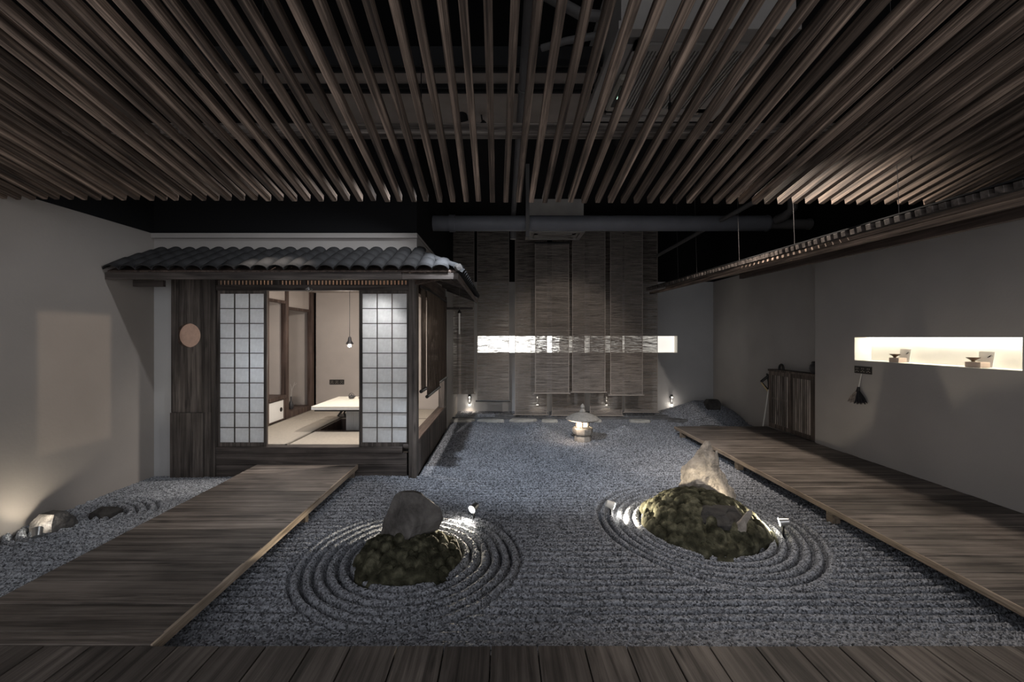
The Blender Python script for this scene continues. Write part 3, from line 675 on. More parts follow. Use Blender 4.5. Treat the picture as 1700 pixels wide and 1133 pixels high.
# hip ridge of three long barrel tiles and its pale end cap
hv = Vector((HX1-EX, HY0-EY, TZ-EZ)); hl = hv.length; hm = tile_mesh(.24, .06)
for r in range(4):
    p_ = Vector((EX+.01, EY, EZ+.03))+hv*(r/4)
    o = inst('ridge_tile', hm, roof, p_, (0, 0, 0)); o.rotation_euler = hv.to_track_quat('Y', 'Z').to_euler()
cap = MB().lathe((0, 0, 0), [(.0, -.03), (.032, -.026), (.04, 0), (.034, .03), (0, .035)], 10, .1).mesh('end_cap', M['rock_grey'], True)
o = inst('end_cap', cap, roof, (EX+.0, EY-.03, EZ+.03), (PI/2, 0, .5)); o['label'] = 'pale mortar cap at the roof corner'

# alcove on the left inside the room
AX = -3.38
MB().box(AX-.06, AX+.02, 6.70, 6.79, FZ-.02, 2.40, .003).build('alcove_post', M['inner'], th)
MB().box(AX-.03, AX+.05, 7.53, 7.625, FZ-.02, 2.40, .003).build('alcove_post', M['inner'], th)
MB().box(AX-.03, AX+.03, 6.14, 6.20, FZ-.02, 2.40, .003).build('alcove_post', M['inner'], th)
MB().box(AX-.03, AX+.02, 6.79, 7.53, 2.03, 2.075, .003).build('alcove_lintel', M['inner'], th)
MB().box(AX-.03, AX+.02, 6.20, 6.70, 2.115, 2.16, .003).build('alcove_lintel', M['inner'], th)
MB().box(AX-.02, AX+.0, 6.79, 7.53, 2.075, 2.385).box(AX-.02, AX, 6.2, 6.70, 2.16, 2.385).build('alcove_wall', M['roomwall'], th)
MB().box(-3.96, AX+.03, 6.79, 7.55, FZ-.03, .42, .003).build('alcove_dais', M['inner'], th)
MB().box(-3.96, AX+.03, 6.18, 6.72, .655, .71, .003).build('alcove_shelf', M['inner'], th)
MB().box(-3.96, AX-.03, 6.72, 6.765, .4, 2.38).build('alcove_wall', M['roomwall'], th)
dr = MB().box(AX-.02, AX+.0, 6.19, 6.66, .352, .640, .002).build('cupboard_door', M['white'], th); dr['label'] = 'white sliding cupboard door'
MB().cyl((AX+.0, 6.585, .50), (AX+.007, 6.585, .50), .032, n=20).build('pull', M['dark'], dr)
MB().box(AX-.03, AX+.012, 6.66, 6.70, .336, .655).box(AX-.03, AX+.01, 6.18, 6.70, .336, .350).build('cupboard_frame', M['inner'], th)

# tatami mats
mats = [(-3.34, -2.56, 5.13, 6.66, 'along the cupboard'), (-3.34, -2.56, 6.68, 7.60, 'in front of the alcove'), (-2.53, -1.14, 5.10, 5.82, 'just inside the door, brightly lit'),
        (-1.65, -1.14, 5.84, 6.71, 'beside the side window'), (-2.53, -1.14, 6.73, 7.60, 'by the back wall behind the low table')]
for a, b, c, d, w in mats:
    t = thing('tatami_mat', ((a+b)/2, (c+d)/2, .30), 'pale woven tatami mat '+w, 'tatami mat', 'tatami mats in the tea house')
    MB().box(a+.003, b-.003, c+.003, d-.003, .301, FZ, .003).build('mat_core', M['tatami'], t)
    if b-a > d-c: MB().box(a+.003, b-.003, c+.001, c+.028, .302, FZ+.0015).box(a+.003, b-.003, d-.028, d-.001, .302, FZ+.0015).build('mat_border', M['mat_edge'], t)
    else: MB().box(a+.001, a+.028, c+.003, d-.003, .302, FZ+.0015).box(b-.028, b-.001, c+.003, d-.003, .302, FZ+.0015).build('mat_border', M['mat_edge'], t)

# low table over the pit
t = thing('low_table', (-2.1, 6.18, -.06), 'low pale-topped square tea table standing in the floor pit', 'table')
MB().box(-2.53, -1.67, 5.70, 6.66, .668, .688, .004).build('tabletop', M['tabletop'], t)
MB().box(-2.53, -1.67, 5.70, 6.66, .640, .667, .003).build('apron', M['rib'], t)
MB().box(-2.50, -1.70, 5.73, 6.63, .618, .640).build('under_board', M['dark'], t)
pd = MB().box(-2.20, -1.99, 6.06, 6.27, -.06, .618).build('pedestal', M['rib'], t)
rb = MB()
for k in range(9): rb.box(-2.195+k*.0235, -2.185+k*.0235, 6.052, 6.061, -.05, .61); rb.box(-1.991, -1.983, 6.07+k*.0235, 6.08+k*.0235, -.05, .61)
rb.build('rib', M['rib'], pd)
# teapot and tray with cups
tp = thing('teapot', (-2.25, 6.42, .688), 'small dark teapot with a bail handle on the low table', 'teapot')
MB().lathe((-2.25, 6.42, .689), [(.02, 0), (.032, .003), (.042, .018), (.042, .03), (.03, .044), (.012, .048), (.008, .054), (.011, .06), (.004, .064)], 20).build('pot', M['jar'], tp, True)
MB().tube([(-2.215, 6.42, .71), (-2.195, 6.42, .722), (-2.187, 6.42, .735)], [.008, .006, .004], 8).build('spout', M['jar'], tp, True)
MB().tube([(-2.25+.042*math.cos(a), 6.42, .715+.055*math.sin(a)) for a in [PI*k/10 for k in range(11)]], .0035, 6).build('handle', M['iron'], tp, True)
ty = thing('tea_tray', (-2.06, 6.42, .688), 'shallow tea tray holding pale cups next to the teapot', 'tray')
MB().lathe((-2.06, 6.42, .689), [(.06, 0), (.075, .004), (.085, .018), (.079, .018), (.07, .009), (.0, .009)], 24).build('tray_dish', M['bowl'], ty, True)
cupm = None
for k, (dx, dy) in enumerate(((-.03, -.02), (.03, -.015), (0, .035))):
    cp = MB().lathe((-2.06+dx, 6.42+dy, .6985), [(.012, 0), (.018, .01), (.024, .03), (.021, .03), (.014, .008), (0, .008)], 16).build('tea_cup', M['teaw'], loc=(-2.06+dx, 6.42+dy, .6985), smooth=True)
    tag(cp, ['left', 'right', 'rear'][k]+' of the three pale green tea cups on the tray', 'cup', 'tea cups on the tray')
# floor chair seen under the table
fc = thing('floor_chair', (-2.45, 6.98, FZ+.002), 'black legless-height floor seat with splayed feet behind the low table', 'chair')
MB().box(-2.62, -2.30, 6.85, 7.15, FZ+.09, FZ+.115, .008).build('seat', M['dark'], fc)
for sx, sy in ((-1, -1), (1, -1), (-1, 1), (1, 1)):
    MB().tube([(-2.46+sx*.11, 7.0+sy*.1, FZ+.095), (-2.46+sx*.165, 7.0+sy*.13, FZ+.014)], [.02, .012], 8).build('leg', M['dark'], fc, True)
MB().cyl((-2.46, 7.0, FZ+.003), (-2.46, 7.0, FZ+.014), .20, n=30).build('base_ring', M['dark'], fc)
# pendant lamp
pl = thing('pendant_lamp', (-2.2, 6.2, 2.37), 'black bell-shaped pendant lamp hanging on a cord over the low table', 'lamp')
MB().cyl((-2.2, 6.2, 1.60), (-2.2, 6.2, 2.38), .004, n=6).build('cord', M['iron'], pl)
MB().lathe((-2.2, 6.2, 1.50), [(.055, 0), (.05, .01), (.028, .045), (.022, .09), (.012, .105), (0, .107)], 20).build('lamp_shade', M['iron'], pl, True)
MB().lathe((-2.2, 6.2, 1.455), [(.0, 0), (.018, .006), (.024, .022), (.018, .04), (.01, .048)], 16).build('bulb', M['bulb'], pl, True)
light('pendant_light', 'SPOT', (-2.2, 6.2, 1.435), (-2.2, 6.2, 0), 5, SOFT, .012, 160, .5)
light('pendant_fill', 'POINT', (-2.2, 6.05, 1.9), (0, 0, 0), 5.5, SOFT, .12)
# a room light on the tea house ceiling that fills the paper doors
cl = thing('ceiling_lamp', (-1.19, 5.22, 2.36), 'flat round lamp on the tea house ceiling behind the lintel', 'lamp')
MB().cyl((-1.19, 5.22, 2.35), (-1.19, 5.22, 2.38), .06, n=28).build('lamp_body', M['white'], cl, True)
light('room_light', 'SPOT', (-1.19, 5.22, 2.33), (-2.0, 6.3, .5), 85, (1, .92, .84), .03, 128, .6)
light('added_door_fill', 'POINT', (-2.75, 5.5, 1.3), (0, 0, 0), 5, (.95, .97, 1), .12)  # unseen fill point, added to brighten the left paper door from inside
# wall sockets in the tea house
def sockets(name, label, c, n, u, v, nrm, w=.085, h=.085):
    t = thing(name, c, label, 'socket'); c = Vector(c); u = Vector(u); v = Vector(v); nrm = Vector(nrm)
    def quad(cc, a, b, d0, d1, m, nm, par=t):
        p = [cc+nrm*d0+u*sx*a+v*sy*b for sx, sy in ((-1, -1), (1, -1), (1, 1), (-1, 1))]; mb = MB(); mb.poly(p, nrm*(d1-d0)); return mb.build(nm, m, par)
    quad(c, w*n/2, h/2, 0, .008, M['socket'], 'plate')
    for k in range(n):
        cc = c+u*((k-(n-1)/2)*w); q = quad(cc, w*.42, h*.42, .008, .010, M['socket'], 'socket_face')
        mb = MB()
        for a, b, s1, s2 in ((-.012, .016, .003, .008), (.012, .016, .003, .008), (0, -.01, .008, .003), (-.02, -.02, .007, .003), (.02, -.02, .007, .003)):
            p = [cc+nrm*.010+u*(a+sx*s1)+v*(b+sy*s2) for sx, sy in ((-1, -1), (1, -1), (1, 1), (-1, 1))]; mb.poly(p, nrm*.001)
        mb.build('socket_pin', M['acw'], q)
    return t
sockets('wall_socket', 'black double socket plate on the tea house back wall above the table', (-2.93, HY1-.001, .81), 3, (1, 0, 0), (0, 0, 1), (0, -1, 0))
# vase with branch
vs = thing('bud_vase', (-3.48, 7.1, .42), 'slim dark vase with a thin dry branch on the alcove dais', 'vase')
MB().lathe((-3.48, 7.1, .421), [(.025, 0), (.036, .02), (.04, .06), (.025, .11), (.011, .14), (.01, .20), (.014, .205)], 18).build('vase_body', M['jar'], vs, True)
br = MB(); bz = .60
br.tube([(-3.5, 6.98, bz), (-3.49, 6.98, .72), (-3.46, 6.98, .80), (-3.41, 6.98, .84)], .003, 6); br.tube([(-3.49, 6.98, .72), (-3.50, 6.98, .79), (-3.515, 6.98, .83)], .0025, 6); br.tube([(-3.46, 6.98, .80), (-3.44, 6.98, .86)], .002, 6)
bmesh.ops.translate(br.bm, verts=br.bm.verts, vec=(.02, .12, 0)); br.build('branch', M['paperstrip'], vs)
# side roller blinds
for k, (y0_, y1_, zb, lb) in enumerate(((5.10, 5.42, .96, 'nearest the front corner post, hanging short of the middle one'), (5.38, 6.42, .86, 'in the middle of the side window, hanging lowest'), (6.42, 7.36, .92, 'at the rear of the side window'))):
    xb = SX+.03+.02*(k == 1)
    t = thing('bamboo_roller_blind', (xb, (y0_+y1_)/2, 2.2), 'dark bamboo roller blind '+lb, 'blind', 'roller blinds on the side of the tea house')
    MB().box(xb-.003, xb+.003, y0_+.01, y1_-.01, zb, 2.2).build('blind_screen', M['reedside'], t)
    MB().cyl((xb, y0_, zb), (xb, y1_, zb), .022, n=14).build('bottom_roll', M['dark'], t, True)
    MB().box(xb-.012, xb+.012, y0_, y1_, 2.18, 2.21).build('head_rail', M['dark'], t)
# wind chime under the side eave
wc = thing('wind_chime', (-.60, 5.9, 1.92), 'tiny wind chime with a black cone and a long pale paper strip', 'wind chime')
MB().cyl((-.60, 5.9, 1.98), (-.60, 5.9, 2.26), .0012, n=5).build('string', M['cord'], wc)
MB().lathe((-.60, 5.9, 1.925), [(.030, 0), (.026, .012), (.008, .045), (0, .055)], 14).build('bell', M['dark'], wc, True)
MB().box(-.609, -.591, 5.8985, 5.9005, 1.64, 1.925).build('paper_strip', M['paperstrip'], wc)

# ------------------------------------------------------------------ reed blinds before the back wall
blinds = [  # x0,x1 in metres, bottom z, depth, label
  (-1.26, -.58, .48, 8.6, 'leftmost, half hidden by the tea house'), (-.525, .11, .33, 8.6, 'second from left, ending in a dark rod'),
  (.225, .86, .06, 8.6, 'reaching the ground just right of the second wall lamp'), (.96, 1.605, .045, 8.6, 'reaching the ground behind the stone lantern'),
  (1.71, 2.355, .04, 8.6, 'reaching the ground right of the stone lantern'), (2.40, 3.055, .11, 8.6, 'rightmost of all, low end beside the plain wall'),
  (.59, 1.225, .545, 8.12, 'front one left of centre, directly under the air unit'), (1.285, 1.905, .565, 8.12, 'front one at the centre, above the stone lantern'), (1.995, 2.605, .51, 8.12, 'front one furthest right')]
for x0, x1, zb, yy, lb in blinds:
    zt = 3.35 if yy < 8.3 and x0 < 1.2 else 3.86
    t = thing('reed_blind', ((x0+x1)/2, yy, zt), 'tall hanging brown reed blind, '+lb, 'blind', 'reed blinds before the back wall')
    cx = (x0+x1)/2; w = x1-x0
    MB().box(x0, x1, yy-.0015, yy+.0015, zb, zt).build('reed_screen', M['reed'], t)
    for xx in (x0+.006, x1-.006): MB().box(xx-.005, xx+.005, yy-.006, yy-.002, zb, zt).build('edge_cord', M['cord'], t)
    MB().cyl((x0-.03, yy, zb), (x1+.03, yy, zb), .009 if zb != .33 else .017, n=8).build('bottom_rod', M['cord'] if zb != .33 else M['dark'], t)
    MB().box(x0-.01, x1+.01, yy-.012, yy+.012, zt, zt+.03).build('top_rail', M['black'], t)
    for xx in (x0+.1, x1-.1): MB().cyl((xx, yy, zt+.03), (xx, yy, CZ), .003, n=5).build('hanging_wire', M['iron'], t)

# wall lamps near the ground on the back wall
for k, (xx, lb) in enumerate(((-.73, 'leftmost, by the tea house corner'), (.72, 'second from left behind the reed blinds'), (2.2, 'third from left, right of the stone lantern'), (3.60, 'on the bare wall right of the blinds'))):
    t = thing('wall_lamp', (xx, BY, .30), 'small steel tube wall lamp, '+lb, 'lamp', 'low lamps on the back wall')
    MB().box(xx-.02, xx+.02, BY-.02, BY, .29, .33).build('bracket', M['iron'], t)
    MB().cyl((xx, BY-.06, .16), (xx, BY-.06, .34), .022, n=16).build('lamp_tube', M['steel'], t, True)
    MB().cyl((xx, BY-.06, .34), (xx, BY-.06, .365), .026, n=16).build('lamp_cap', M['iron'], t, True)
    MB().cyl((xx, BY-.06, .135), (xx, BY-.06, .15), .020, n=16).cyl((xx, BY-.085, .31), (xx, BY-.088, .31), .012, n=12).build('lens', M['wallface'], t)
    light('wall_lamp_light', 'SPOT', (xx, BY-.08, .12), (xx, BY-.15, -.2), .9, WARM, .012, 155, .6)
    light('wall_lamp_glow', 'POINT', (xx, BY-.14, .23), (0, 0, 0), .25, SOFT, .02)

# stones along the back bed
def rockmesh(name, levels, mat, seed=0, nseg=36, nlev=44, amp=.012, fr=9, smooth=False, pits=0):
    """levels: (z, [(x,y) corners]) – the corner polygons are interpolated upward, then roughened"""
    zs = [l[0] for l in levels]; nc = len(levels[0][1]); bm = bmesh.new(); rings = []
    for a in range(nlev+1):
        z = zs[0]+(zs[-1]-zs[0])*a/nlev
        j = max(i for i in range(len(zs)) if zs[i] <= z+1e-9); j = min(j, len(zs)-2); u = (z-zs[j])/(zs[j+1]-zs[j])
        P = [Vector((levels[j][1][c][0]*(1-u)+levels[j+1][1][c][0]*u, levels[j][1][c][1]*(1-u)+levels[j+1][1][c][1]*u, z)) for c in range(nc)]
        ring = []; per = nseg//nc
        for c in range(nc):
            for s in range(per):
                p = P[c].lerp(P[(c+1) % nc], s/per); ring.append(p)
        cen = sum(ring, Vector())/len(ring)
        out = []
        for p in ring:
            n = Vector((p.x-cen.x, p.y-cen.y, 0)); n = n.normalized() if n.length > 1e-5 else Vector((1, 0, 0))
            q = p*fr+Vector((seed*13.1, seed*7.7, 0)); k = mnoise.fractal(q, .9, 2.2, 5)*amp*1.6 + (abs(mnoise.noise(q*.45))-.2)*amp*1.4
            if pits: k -= max(0, mnoise.noise(q*3.2)-.25)*pits
            tp = min(1, (zs[-1]-z)/(.12*(zs[-1]-zs[0])+1e-6)+.15)
            out.append(bm.verts.new(p+n*k*tp+Vector((0, 0, mnoise.noise(q*1.3+Vector((5, 5, 5)))*amp*.6*tp))))
        rings.append(out)
    N_ = len(rings[0])
    for i in range(nlev):
        for k in range(N_): bm.faces.new((rings[i][k], rings[i][(k+1) % N_], rings[i+1][(k+1) % N_], rings[i+1][k]))
    bm.faces.new(rings[0][::-1]); bm.faces.new(rings[-1])
    mb = MB(); mb.bm.free(); mb.bm = bm
    return mb.mesh(name, mat, smooth)
def rock(name, levels, mat, loc, label, cat='rock', **k):
    o = bpy.data.objects.new(name, rockmesh(name, levels, mat, **k)); C.objects.link(o); o.location = loc
    return tag(o, label, cat)
def flat(a, b, h, seed):
    r = random.Random(seed); n = 6; c = [(a*math.cos(2*PI*i/n+.3)*(1+r.uniform(-.18, .18)), b*math.sin(2*PI*i/n+.3)*(1+r.uniform(-.25, .25))) for i in range(n)]
    return [(-.05, c), (h*.8, c), (h, [(x*.93, y*.9) for x, y in c])]
slabs = [(-.82, 8.22, .26, .10, 'slab', 'against the tea house corner'), (-.22, 8.20, .28, .09, 'slab', 'second from the tea house corner'), (.36, 8.22, .25, .10, 'slab', 'left of the crack pattern stone'),
         (.86, 8.18, .18, .09, 'slab', 'behind the low mound left of the lantern'), (1.75, 8.2, .12, .08, 'slab', 'just right of the stone lantern'), (2.55, 8.15, .22, .09, 'slab', 'under the rightmost front blind'),
         (3.35, 8.25, .26, .12, 'slab_dark', 'below the rightmost wall lamp'), (3.62, 7.62, .20, .08, 'slab_dark', 'between the mound and the walkway end'), (3.12, 8.6, .3, .10, 'slab_dark', 'behind the bed beside the blind end'), (.1, 8.75, .25, .10, 'slab_dark', 'in the shaded bed under the second blind')]
for k, (xx, yy, a, b, m_, lb) in enumerate(slabs):
    rock('stepping_stone', flat(a, b, .045, k), M[m_], (xx, yy, .0), ('pale' if m_ == 'slab' else 'dark')+' flat edging stone '+lb, 'stone', seed=k, nseg=36, nlev=5, amp=.004)
lg = rock('stone_kerb', flat(.5, .11, .075, 41), M['slab_dark'], (3.38, 7.33, .0), 'long dark angular stone at the far end of the right walkway', 'stone', seed=41, nseg=36, nlev=6, amp=.005)
MB().box(HX1, 4.5, 8.42, 8.50, -.1, .035, .006).build('edging_strip', M['slab_dark'], loc=(1.7, 8.46, 0)); tag(bpy.data.objects['edging_strip'], 'low dark edging strip between raked gravel and the back wall bed', 'edging')
rock('mound_rock', [(-.05, [(-.13, -.1), (.12, -.1), (.15, .08), (-.12, .09)]), (.1, [(-.14, -.08), (.14, -.07), (.15, .08), (-.13, .08)]), (.17, [(-.08, -.04), (.10, -.03), (.1, .05), (-.09, .05)])], M['rock_dark'], (4.05, 8.42, .22), 'squat dark rock on the gravel mound in the far right corner', seed=5, nseg=32, nlev=16, amp=.012)

# ------------------------------------------------------------------ stone lantern
LX, LY = 1.225, 6.72
t = thing('stone_lantern', (LX, LY, 0), 'squat stone lantern with a wide round cap and glowing latticed windows', 'lantern')
MB().lathe((LX, LY, -.04), [(.13, 0), (.135, .05), (.125, .10), (.11, .13), (.14, .14), (.155, .17), (.16, .23), (.145, .245), (0, .246)], 8).build('base', M['lantern'], t, True)
fb = MB()
for a in range(6):
    an = 2*PI*a/6+.3; c_ = Vector((LX+.10*math.cos(an), LY+.10*math.sin(an), .205)); fb.cyl(c_, c_+Vector((0, 0, .105)), .016, n=8)
fb.box(LX-.10, LX+.10, LY-.10, LY+.10, .2, .222).box(LX-.1, LX+.1, LY-.1, LY+.1, .295, .312)
fb.build('light_chamber', M['lantern'], t)
MB().cyl((LX, LY, .222), (LX, LY, .295), .078, n=12).build('glowing_window', M['glow'], t)
lt = MB()
for k in range(5):
    zz = .235+k*.0125
    lt.tube([(LX+.088*math.cos(a), LY+.088*math.sin(a), zz) for a in [PI*1.55+.12*j for j in range(7)]], .0028, 5)
for j in range(6):
    a = PI*1.56+.13*j; lt.cyl((LX+.088*math.cos(a), LY+.088*math.sin(a), .222), (LX+.088*math.cos(a), LY+.088*math.sin(a), .295), .0028, n=5)
lt.build('lattice', M['lantern'], t)
MB().lathe((LX, LY, .305), [(.10, 0), (.24, .012), (.262, .03), (.235, .055), (.16, .095), (.07, .125), (.05, .13), (0, .132)], 26).build('cap', M['lantern'], t, True)
MB().lathe((LX, LY, .432), [(.045, 0), (.05, .02), (.035, .04), (.026, .06), (.034, .08), (.024, .11), (.008, .135), (0, .137)], 16).build('finial', M['lantern'], t, True)
light('lantern_light', 'POINT', (LX-.15, LY-.18, .26), (0, 0, 0), 1.6, WARM, .03)
light('lantern_light', 'POINT', (LX, LY, .26), (0, 0, 0), 1.0, WARM, .02)

# ------------------------------------------------------------------ moss islands
def moss(cx, cy, a, b, H, seed, label, peak=(0, 0)):
    nr, na = 110, 240; r = np.linspace(0, 1, nr)[:, None]; th_ = np.linspace(0, 2*PI, na)[None, :]
    out = 1+.07*np.sin(3*th_+seed)+.05*np.sin(5*th_+2*seed)+.03*np.sin(9*th_+seed*3)
    X = a*r*out*np.cos(th_); Y = b*r*out*np.sin(th_)
    rr = np.random.default_rng(seed); n = int(a*b*3.14/.0013)
    px = rr.uniform(-a*1.1, a*1.1, n); py = rr.uniform(-b*1.1, b*1.1, n); ps = rr.uniform(.02, .052, n)
    bump = np.zeros_like(X)
    for i in range(n):
        d2 = ((X-px[i])**2+(Y-py[i])**2)/ps[i]**2
        bump = np.maximum(bump, np.sqrt(np.clip(1-d2, 0, 1))*ps[i]*1.05)
    rp = np.clip(np.sqrt(((X-peak[0]*r)/(a))**2+((Y)/(b))**2), 0, 1.15)
    Z = H*np.clip(1-rp**2.4, -.1, 1)**.8*1.0 if False else H*(1-np.clip(rp, 0, 1.1)**2.3)
    Z = Z+bump*np.clip((1.02-r)/.08, .2, 1)-.012+(rr.random(X.shape)-.5)*.004
    Z[-1, :] = -.035
    o = grid_mesh('moss_island', X, Y, Z, M['moss'], False); o.location = (cx, cy, 0)
    return tag(o, label, 'moss', kind='stuff')
moss(-.69, 3.17, .385, .40, .13, 3, 'dark green moss hummock below the left leaning boulder')
moss(1.68, 3.70, .52, .56, .24, 8, 'lit yellow-green moss hummock below the tall pale rock')

# tall pale rock
def q(xl, xr, xa, dep):   # left, right, front ridge x, depth
    return [(xl, 0.02), (xl*.6+xa*.4, -dep*.55), (xa, -dep), (xr, 0.0), (xr*.55+xl*.1, dep*.8), (xl*.6, dep*.7)]
lv = [(-.12, q(-.27, .30, .07, .14)), (.02, q(-.272, .285, .065, .14)), (.10, q(-.268, .262, .06, .13)), (.20, q(-.262, .20, .05, .12)), (.27, q(-.255, .165, .03, .11)), (.375, q(-.232, .11, .0, .085)), (.40, q(-.205, .10, -.005, .08)), (.46, q(-.15, .085, -.01, .065)),
      (.505, q(-.115, .078, -.015, .05)), (.53, q(-.095, .045, -.018, .045)), (.575, q(-.066, .03, -.02, .035)), (.62, q(-.02, .012, -.008, .01))]
rock('standing_rock', lv, M['rock_pale'], (1.93, 4.08, .0), 'tall pointed pale rock standing on the right moss hummock', seed=2, nseg=66, nlev=80, amp=.013, fr=10, pits=.02)
rock('rock_spike', [(0, [(-.02, -.02), (.03, -.02), (.03, .02), (-.02, .02)]), (.08, [(.0, -.012), (.03, -.012), (.03, .012), (.0, .012)]), (.13, [(.02, -.003), (.03, -.003), (.03, .003), (.02, .003)])], M['rock_pale'], (1.965, 4.05, .41), 'small sharp pale splinter beside the tip of the tall rock', 'rock', seed=4, nseg=24, nlev=16, amp=.006)
# dark rock in the front of the right moss
lv = [(-.06, [(-.17, -.06), (.02, -.14), (.17, -.08), (.18, .05), (.0, .12), (-.16, .08)]), (.04, [(-.17, -.06), (.02, -.13), (.16, -.08), (.19, .05), (.0, .11), (-.16, .08)]), (.09, [(-.15, -.03), (.03, -.09), (.16, -.05), (.18, .04), (.0, .08), (-.14, .06)]), (.13, [(-.10, .0), (.05, -.03), (.13, -.02), (.15, .03), (.0, .05), (-.09, .04)])]
rock('half_buried_rock', lv, M['rock_dark'], (1.70, 3.44, .12), 'dark rock half sunk in the front of the right moss hummock', seed=6, nseg=48, nlev=30, amp=.014)
lv = [(-.05, [(-.03, -.03), (.03, -.03), (.05, .02), (-.02, .03)]), (.05, [(-.02, -.025), (.05, -.02), (.06, .02), (-.01, .025)]), (.10, [(.02, -.015), (.085, -.01), (.09, .015), (.03, .015)]), (.15, [(.07, -.005), (.10, -.004), (.10, .005), (.08, .005)])]
rock('rock_shard', lv, M['rock_pale'], (1.79, 3.30, .13), 'pale brown shard leaning on the dark half-sunk rock', 'rock', seed=9, nseg=32, nlev=24, amp=.007)
# left leaning boulder
def q2(xl, xr, xa, dep): return [(xl, .0), (xl*.5+xa*.5, -dep*.7), (xa, -dep), (xr, -.02), (xr*.7, dep*.7), (xl*.5, dep*.6)]
lv = [(-.12, q2(-.16, .0, -.1, .08)), (-.02, q2(-.20, .02, -.10, .12)), (.05, q2(-.235, .14, -.03, .16)), (.09, q2(-.23, .205, .02, .17)), (.17, q2(-.215, .24, .05, .16)), (.25, q2(-.17, .22, .03, .13)), (.305, q2(-.14, .14, -.01, .09)), (.35, q2(-.115, .085, -.03, .06)), (.372, q2(-.08, .02, -.04, .03))]
rock('leaning_boulder', lv, M['rock_grey'], (-.70, 3.30, .055), 'smooth grey-brown boulder leaning on the left moss hummock', seed=11, nseg=60, nlev=60, amp=.010, fr=6)
# rocks in the left strip
lv = [(-.05, [(-.12, -.10), (.1, -.12), (.16, .06), (-.08, .12)]), (.06, [(-.13, -.08), (.08, -.10), (.14, .05), (-.08, .1)]), (.12, [(-.09, -.04), (.05, -.05), (.07, .03), (-.06, .05)])]
rock('small_boulder', lv, M['rock_grey'], (-3.79, 3.66, 0), 'small grey boulder in the gravel strip against the left wall', seed=13, nseg=40, nlev=20, amp=.012, fr=8)
lv = [(-.05, [(-.10, -.07), (.12, -.07), (.14, .05), (-.10, .06)]), (.03, [(-.09, -.06), (.1, -.06), (.12, .04), (-.08, .05)]), (.06, [(-.05, -.02), (.05, -.03), (.06, .02), (-.05, .02)])]
rock('low_rock', lv, M['rock_dark'], (-3.60, 3.92, 0), 'low dark rock at the centre of the rings in the left gravel strip', seed=14, nseg=32, nlev=14, amp=.01)

# ground spot lamps
def ground_spot(loc, target, power, label, size=.03, cone=112, white=False):
    l = Vector(loc); d = (Vector(target)-l).normalized()
    t = thing('ground_spotlight', (l.x, l.y, 0), label, 'lamp')
    MB().cyl(l-d*.07, l+d*.0, .028, .036, 16).build('lamp_head', M['white'] if white else M['steel'], t, True)
    MB().cyl(l+d*.0005, l+d*.003, .031, n=16).build('lens', M['spotface'], t)
    MB().cyl((l.x-d.x*.03, l.y-d.y*.03, -.04), l-d*.03, .008, n=8).build('stake', M['iron'], t)
    light('ground_spot_light', 'SPOT', l+d*.02, target, power, (1, .87, .66), .015, cone, .5)
ground_spot((-.28, 3.82, .08), (-.46, 3.58, .0), 48, 'bright little spotlight on the gravel right of the left boulder')
ground_spot((2.25, 3.54, .09), (1.93, 3.68, .0), 22, 'bright little spotlight right of the right moss hummock')
ground_spot((.99, 3.90, .08), (1.20, 3.875, .0), 22, 'white spotlight on the gravel left of the right moss hummock', white=True)
ground_spot((-3.74, 3.48, .06), (-4.03, 3.8, .45), 2.0, 'low spotlight tucked behind the small boulder at the left wall')

# ------------------------------------------------------------------ right wall: cabinet and things on it
CX = 4.33; cy0, cy1, cz0, cz1 = 6.01, 7.08, .142, 1.08
t = thing('slatted_cabinet', (CX+.08, 6.55, .14), 'shallow brown cabinet with two vertically slatted doors in the wall recess', 'cabinet')
MB().box(CX-.012, 4.515, cy0, cy1+.012, cz1-.03, cz1, .003).build('top_board', M['cab'], t)
MB().box(CX+.02, 4.515, cy0+.002, cy0+.03, cz0, cz1-.03).box(CX+.02, 4.515, cy1-.03, cy1, cz0, cz1-.03).box(CX+.16, CX+.18, cy0+.03, cy1-.03, cz0, cz1-.03).box(CX+.02, CX+.16, cy0+.03, cy1-.03, cz0, cz0+.03).build('body', M['dark'], t)
MB().box(CX-.004, CX+.02, cy0, cy0+.05, cz0, cz1-.03).build('frame_post', M['cab'], t)
for ya, yb in ((cy0+.055, (cy0+cy1)/2-.004), ((cy0+cy1)/2+.004, cy1)):
    d = MB().box(CX, CX+.02, ya, ya+.05, cz0+.005, cz1-.032).box(CX, CX+.02, yb-.05, yb, cz0+.005, cz1-.032).box(CX, CX+.02, ya+.05, yb-.05, cz0+.005, cz0+.07).box(CX, CX+.02, ya+.05, yb-.05, cz1-.09, cz1-.032).box(CX+.012, CX+.018, ya+.05, yb-.05, .60, .63).build('door', M['cab'], t)
    sm = MB().box(-.002, .004, -.0125, .0125, cz0+.07, cz1-.09).mesh('slat', M['cabslat']); n = 9
    for k in range(n): inst('slat', sm, d, (CX, ya+.05+(yb-ya-.1)*(k+.5)/n, 0))
t = thing('storage_jar', (4.44, 6.14, cz1), 'dark glazed jar with a lid at the near end of the cabinet top', 'jar')
MB().lathe((4.425, 6.13, cz1+.001), [(.05, 0), (.075, .03), (.088, .08), (.082, .12), (.058, .145)], 22).build('jar_body', M['jar'], t, True)
MB().lathe((4.425, 6.13, cz1+.145), [(.062, 0), (.066, .012), (.05, .03), (0, .035)], 22).build('lid', M['jar'], t, True)
t = thing('arched_handle', (4.42, 6.87, cz1), 'thick black arch standing on the far end of the cabinet top', 'ornament')
MB().tube([(4.40, 6.87+.05*math.cos(a), cz1+.02+.065*math.sin(a)) for a in [-.3+(PI+.6)*k/14 for k in range(15)]], .0165, 10).build('arch', M['dark'], t, True)
